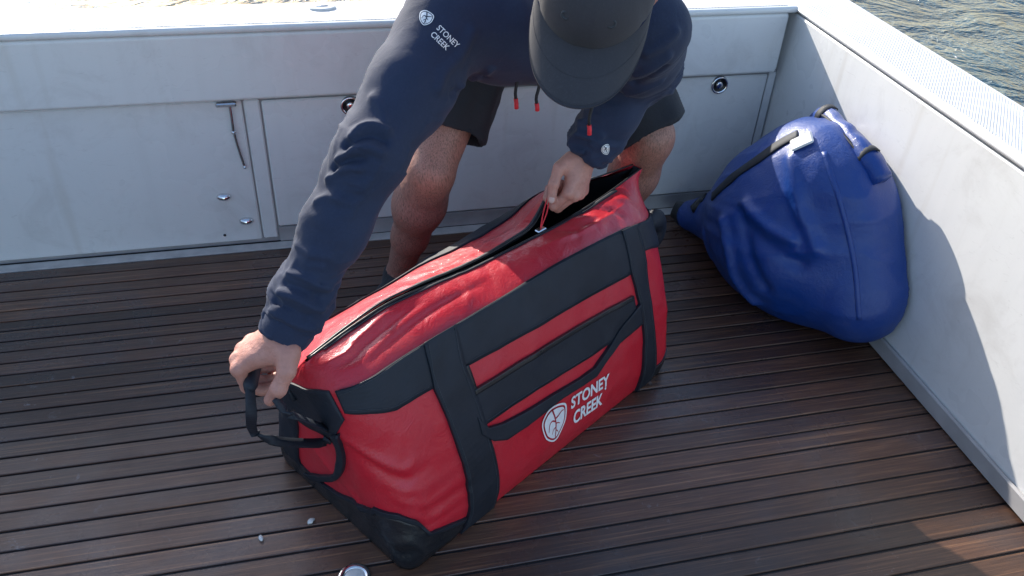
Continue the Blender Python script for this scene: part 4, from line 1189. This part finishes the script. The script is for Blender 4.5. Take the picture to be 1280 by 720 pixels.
for word, o, L, hh in (('STONEY', (545.0, 36.5), 35.0, 7.4), ('CREEK', (537.5, 44.5), 27.5, 7.4)):
    V, F = text_vf(word, .010); V = fit(V, 0, L, 0, hh)
    mesh('lettering', project(bvS, V, o, ex, ey) - PO, F, M['print_white'], shirt, smooth=False)
sleeve_print(757, 187, nrm((.75, -.55)), nrm((-.35, -.95)) * np.array([1, 1]), 12.0)
# draw cords with red tips
for px, py, y1, dd in ((647, 84, 131, 1.62), (673, 100, 135, 1.62), (741, 118, 165, 1.58)):
    a = CAM + ray(px, py) * dd; Lw = (y1 - py) * dd / FPX * 1.15
    P = [a + np.array([.002 * math.sin(i), 0, -Lw * i / 8]) for i in range(9)]
    V, F = tube_vf([a + np.array([0, .01, .10]), a + np.array([0, .004, .05])] + P[:7], .0032, 7); c_ = mesh('draw_cord', V - PO, F, M['cord_dark'], shirt)
    V, F = tube_vf(P[6:], .0042, 8); mesh('cord_tip', V - PO, F, M['cord'], c_)

# ---- shorts: hollow legs
def build_shorts():
    s = SDF((.10, 1.62, .50), (1.02, 2.30, 1.06), .005)
    hem = {}
    for nm, h_, k_, fr in (('R', hip_R, kn_R, .80), ('L', hip_L, kn_L, .97)):
        e = lerp(h_, k_, fr); ee = lerp(h_, k_, fr + .14)
        s.cap(h_, ee, .118, .106, .04); hem[nm] = (e, nrm(k_ - h_), h_)
    s.cap(hip_R + [0, .03, .03], hip_L + [0, .03, .03], .125, .125, .05)
    s.cap((.46, 1.96, .93), (.60, 1.96, .93), .118, .118, .04)
    for nm in hem:
        e, d, h_ = hem[nm]
        s.cut_local(e, d, .24)
        s.cap(lerp(h_, e, .55), e + d * .05, .085, .098, 0, sub=True)
    s.cut_local((.53, 1.86, .98), (0, -1, .5), .20)
    V, F = s.mesh(); V = smooth(V, F, 2); n = vnormals(V, F)
    D = fbm(V, 9, 3, 31) * .006
    D = D + .004 * np.sin(V @ np.array([45., 20., -14.]) + 3 * fbm(V, 6, 2, 33))
    return V + n * D[:, None], F
V, F = build_shorts()
mesh('shorts', V - PO, F, M['shorts'], man)

# ---- shoes
for a_, t_ in ((an_R, toe_R), (an_L, toe_L)):
    s = SDF(np.minimum(a_, t_) - .13, np.maximum(a_, t_) + .13, .005)
    d = nrm((t_ - a_) * [1, 1, 0]); heel = a_ * [1, 1, 0] - d * .055; toe = a_ * [1, 1, 0] + d * .20
    s.cap(heel + [0, 0, .042], a_ * [1, 1, 0] + d * .06 + [0, 0, .045], .043, .042, .02)
    s.cap(a_ * [1, 1, 0] + d * .06 + [0, 0, .042], toe + [0, 0, .034], .045, .034, .02)
    s.cap(a_ - [0, 0, .035], a_ - [0, 0, .01], .048, .047, .02)
    s.cap(a_ - [0, 0, .03], a_ + [0, 0, .05], .034, .036, 0, sub=True)
    s.cut((0, 0, .004), (0, 0, -1))
    V, F = s.mesh(); V = smooth(V, F, 2)
    so = mesh('shoe', V - PO, F, M['shoe'], man)
    g = SDF(toe - .09, toe + .12, .005)
    g.cap(toe - d * .035 + [0, 0, .038], toe + [0, 0, .034], .0445, .037, .01); g.cut((0, 0, .003), (0, 0, -1)); g.cut(toe - d * .045, -d)
    V, F = g.mesh(); mesh('toe_cap', smooth(V, F, 1) - PO, F, M['shoe_toe'], so)

# ---- cap and hair
CT = .030                                           # height of the sweat band above the head centre
def build_cap():
    V = []; nu, nv = 72, 22
    for i in range(nu):
        th = 2 * math.pi * i / nu
        for j in range(nv):
            ph = (math.pi / 2) * j / (nv - 1)
            r = math.cos(ph) ** .82; z = math.sin(ph) ** .95
            seam = 1 - .018 * math.exp(-((math.degrees(th) % 60 - 30) / 3.0) ** 2) * (r > .05)
            flat = 1 + .05 * max(0, math.sin(th)) * z * (1 - z) * 2
            V.append(H(.0885 * r * math.cos(th) * seam, -.008 + .107 * r * math.sin(th) * seam * flat, CT + .105 * z))
    F = grid_f(nu, nv, closed=True)
    return np.array(V), F
V, F = build_cap()
V = V + fbm(V, 14, 2, 41)[:, None] * .0018 * HT
cap = mesh('cap', V - PO, F, M['cap'], man)
# brim: curved plate with thickness and stitch rows
def brim_pt(a, t, off=0.0):
    th = math.radians(a); x = .0885 * math.cos(th); y = -.008 + .106 * math.sin(th)
    k = max(0, math.sin(math.radians((a - 12) / 156 * 180))) ** .55
    L = .088 * t * k
    bx = x * (1 + .10 * t * k); by = y + L
    droop = -.030 * (bx / .09) ** 2 * (.35 + .65 * t) - .010 * t
    return H(bx, by, CT + .002 + droop + off)
aa = np.linspace(12, 168, 64); tt = np.linspace(0, 1, 14)
top = np.array([[brim_pt(a, t, .0015) for t in tt] for a in aa]); bot = np.array([[brim_pt(a, t, -.0015) for t in tt] for a in aa])
nx, nyb = len(aa), len(tt); o = nx * nyb
V = np.vstack([top.reshape(-1, 3), bot.reshape(-1, 3)])
F = [f[::-1] for f in grid_f(nx, nyb)] + grid_f(nx, nyb, o)
for i in range(nx - 1): F.append((i * nyb + nyb - 1, (i + 1) * nyb + nyb - 1, o + (i + 1) * nyb + nyb - 1, o + i * nyb + nyb - 1))
brim = mesh('brim', V - PO, F, M['cap'], cap)
for t in (.50, .94):
    V, F = tube_vf([brim_pt(a, t, .0016) for a in np.linspace(18, 162, 60)], .00045, 4); mesh('stitching', V - PO, F, M['cap'], brim)
for sg, el in ((-1, 30), (1, 30), (-1, 40), (1, 40)):
    th = math.radians(90 + sg * (24 if el == 30 else 85)); ph = math.radians(el)
    p = H(.0885 * math.cos(ph) ** .82 * math.cos(th), -.008 + .107 * math.cos(ph) ** .82 * math.sin(th), CT + .105 * math.sin(ph) ** .95)
    z = nrm(p - H(0, -.008, CT - .01))
    V, F = lathe_vf([(.0075, -.001), (.0072, .0016), (.0052, .0024), (.0030, .0008), (.0025, -.001)], 18)
    mesh('eyelet', orient(V, p, z) - PO, F, M['thread'], cap)
V, F = lathe_vf([(.0075, -.002), (.007, .003), (.004, .005), (.0005, .0055)], 18)
mesh('button', orient(V, H(0, -.008, CT + .105), HT) - PO, F, M['cap'], cap)
# short hair below the cap
s = SDF(HC - .16, HC + .16, .004)
s.ell(H(0, -.016, .018), [HS, HF, HT], (.081, .096, .100), .01)
s.cut(H(0, 0, .032), HT); s.cut(H(0, .022, 0), HF); s.cut(H(0, -.02, -.06), -HT)
V, F = s.mesh(); n = vnormals(V, F); V = V + n * (fbm(V, 120, 2, 3) * .002)[:, None]
mesh('hair', V - PO, F, M['hair'], man)
# zip pull cord pinched in the left hand
pinch = (TL[-1] + tipsL[0][-1]) / 2
sl = fromB(zipF(np.array(.60)) + np.array([0, .008, .01]))
for k_ in (-1, 1):
    P = catmull([pinch + UP * .01, lerp(pinch, sl, .5) + RT * .004 * k_, sl], 14)
    V, F = tube_vf(toB(P), .0016, 6); mesh('pull_cord', V, F, M['cord'], bag)

# ================================================================== SMALL THINGS ON THE DECK
c = at_z(443, 723, 0)
fo = empty('deck_fitting', c); tag(fo, 'round chrome deck fitting set in the planks by the bag corner', 'deck fitting')
V, F = lathe_vf([(.034, -.004), (.034, .003), (.031, .006), (.022, .0055), (.021, .002)], 40); mesh('rim', V, F, M['chrome'], fo)
V, F = lathe_vf([(.0212, .002), (.018, .004), (.0005, .0045)], 36); mesh('cover', V, F, M['white_plastic'], fo)
for i, (px, py, sc, lab) in enumerate(((389, 651, 1.0, 'small white paper scrap on the planks beside the bag boot'), (326, 673, .8, 'tiny pale flake on the planks left of the deck fitting'), (398, 402, 2.2, 'pale blue rag on the deck behind the sleeve'))):
    c = at_z(px, py, .004)
    n_ = 10; a = np.linspace(0, 2 * np.pi, n_ + 1)[:-1]; rr = .006 * sc * (1 + .35 * RNG.standard_normal(n_) * .6)
    ring_ = np.stack([rr * np.cos(a) * 1.5, rr * np.sin(a), .0015 * sc * (1 + RNG.random(n_))], -1)
    rot = np.array([[math.cos(.7 + i), -math.sin(.7 + i), 0], [math.sin(.7 + i), math.cos(.7 + i), 0], [0, 0, 1]])
    top = ring_ @ rot.T; bot = top * [1, 1, 0] * .98 - [0, 0, .002]
    V = np.vstack([top, bot, [[0, 0, .004 * sc]]])
    F = [(k, (k + 1) % n_, 2 * n_) for k in range(n_)] + [(n_ + k, n_ + (k + 1) % n_, (k + 1) % n_, k) for k in range(n_)] + [tuple(range(2 * n_ - 1, n_ - 1, -1))]
    o = mesh('scrap' if i < 2 else 'rag', V, F, M['white_plastic'] if i < 2 else M['rag'] if 'rag' in M else M['white_plastic']); o.location = c
    tag(o, lab, 'scrap' if i < 2 else 'rag')
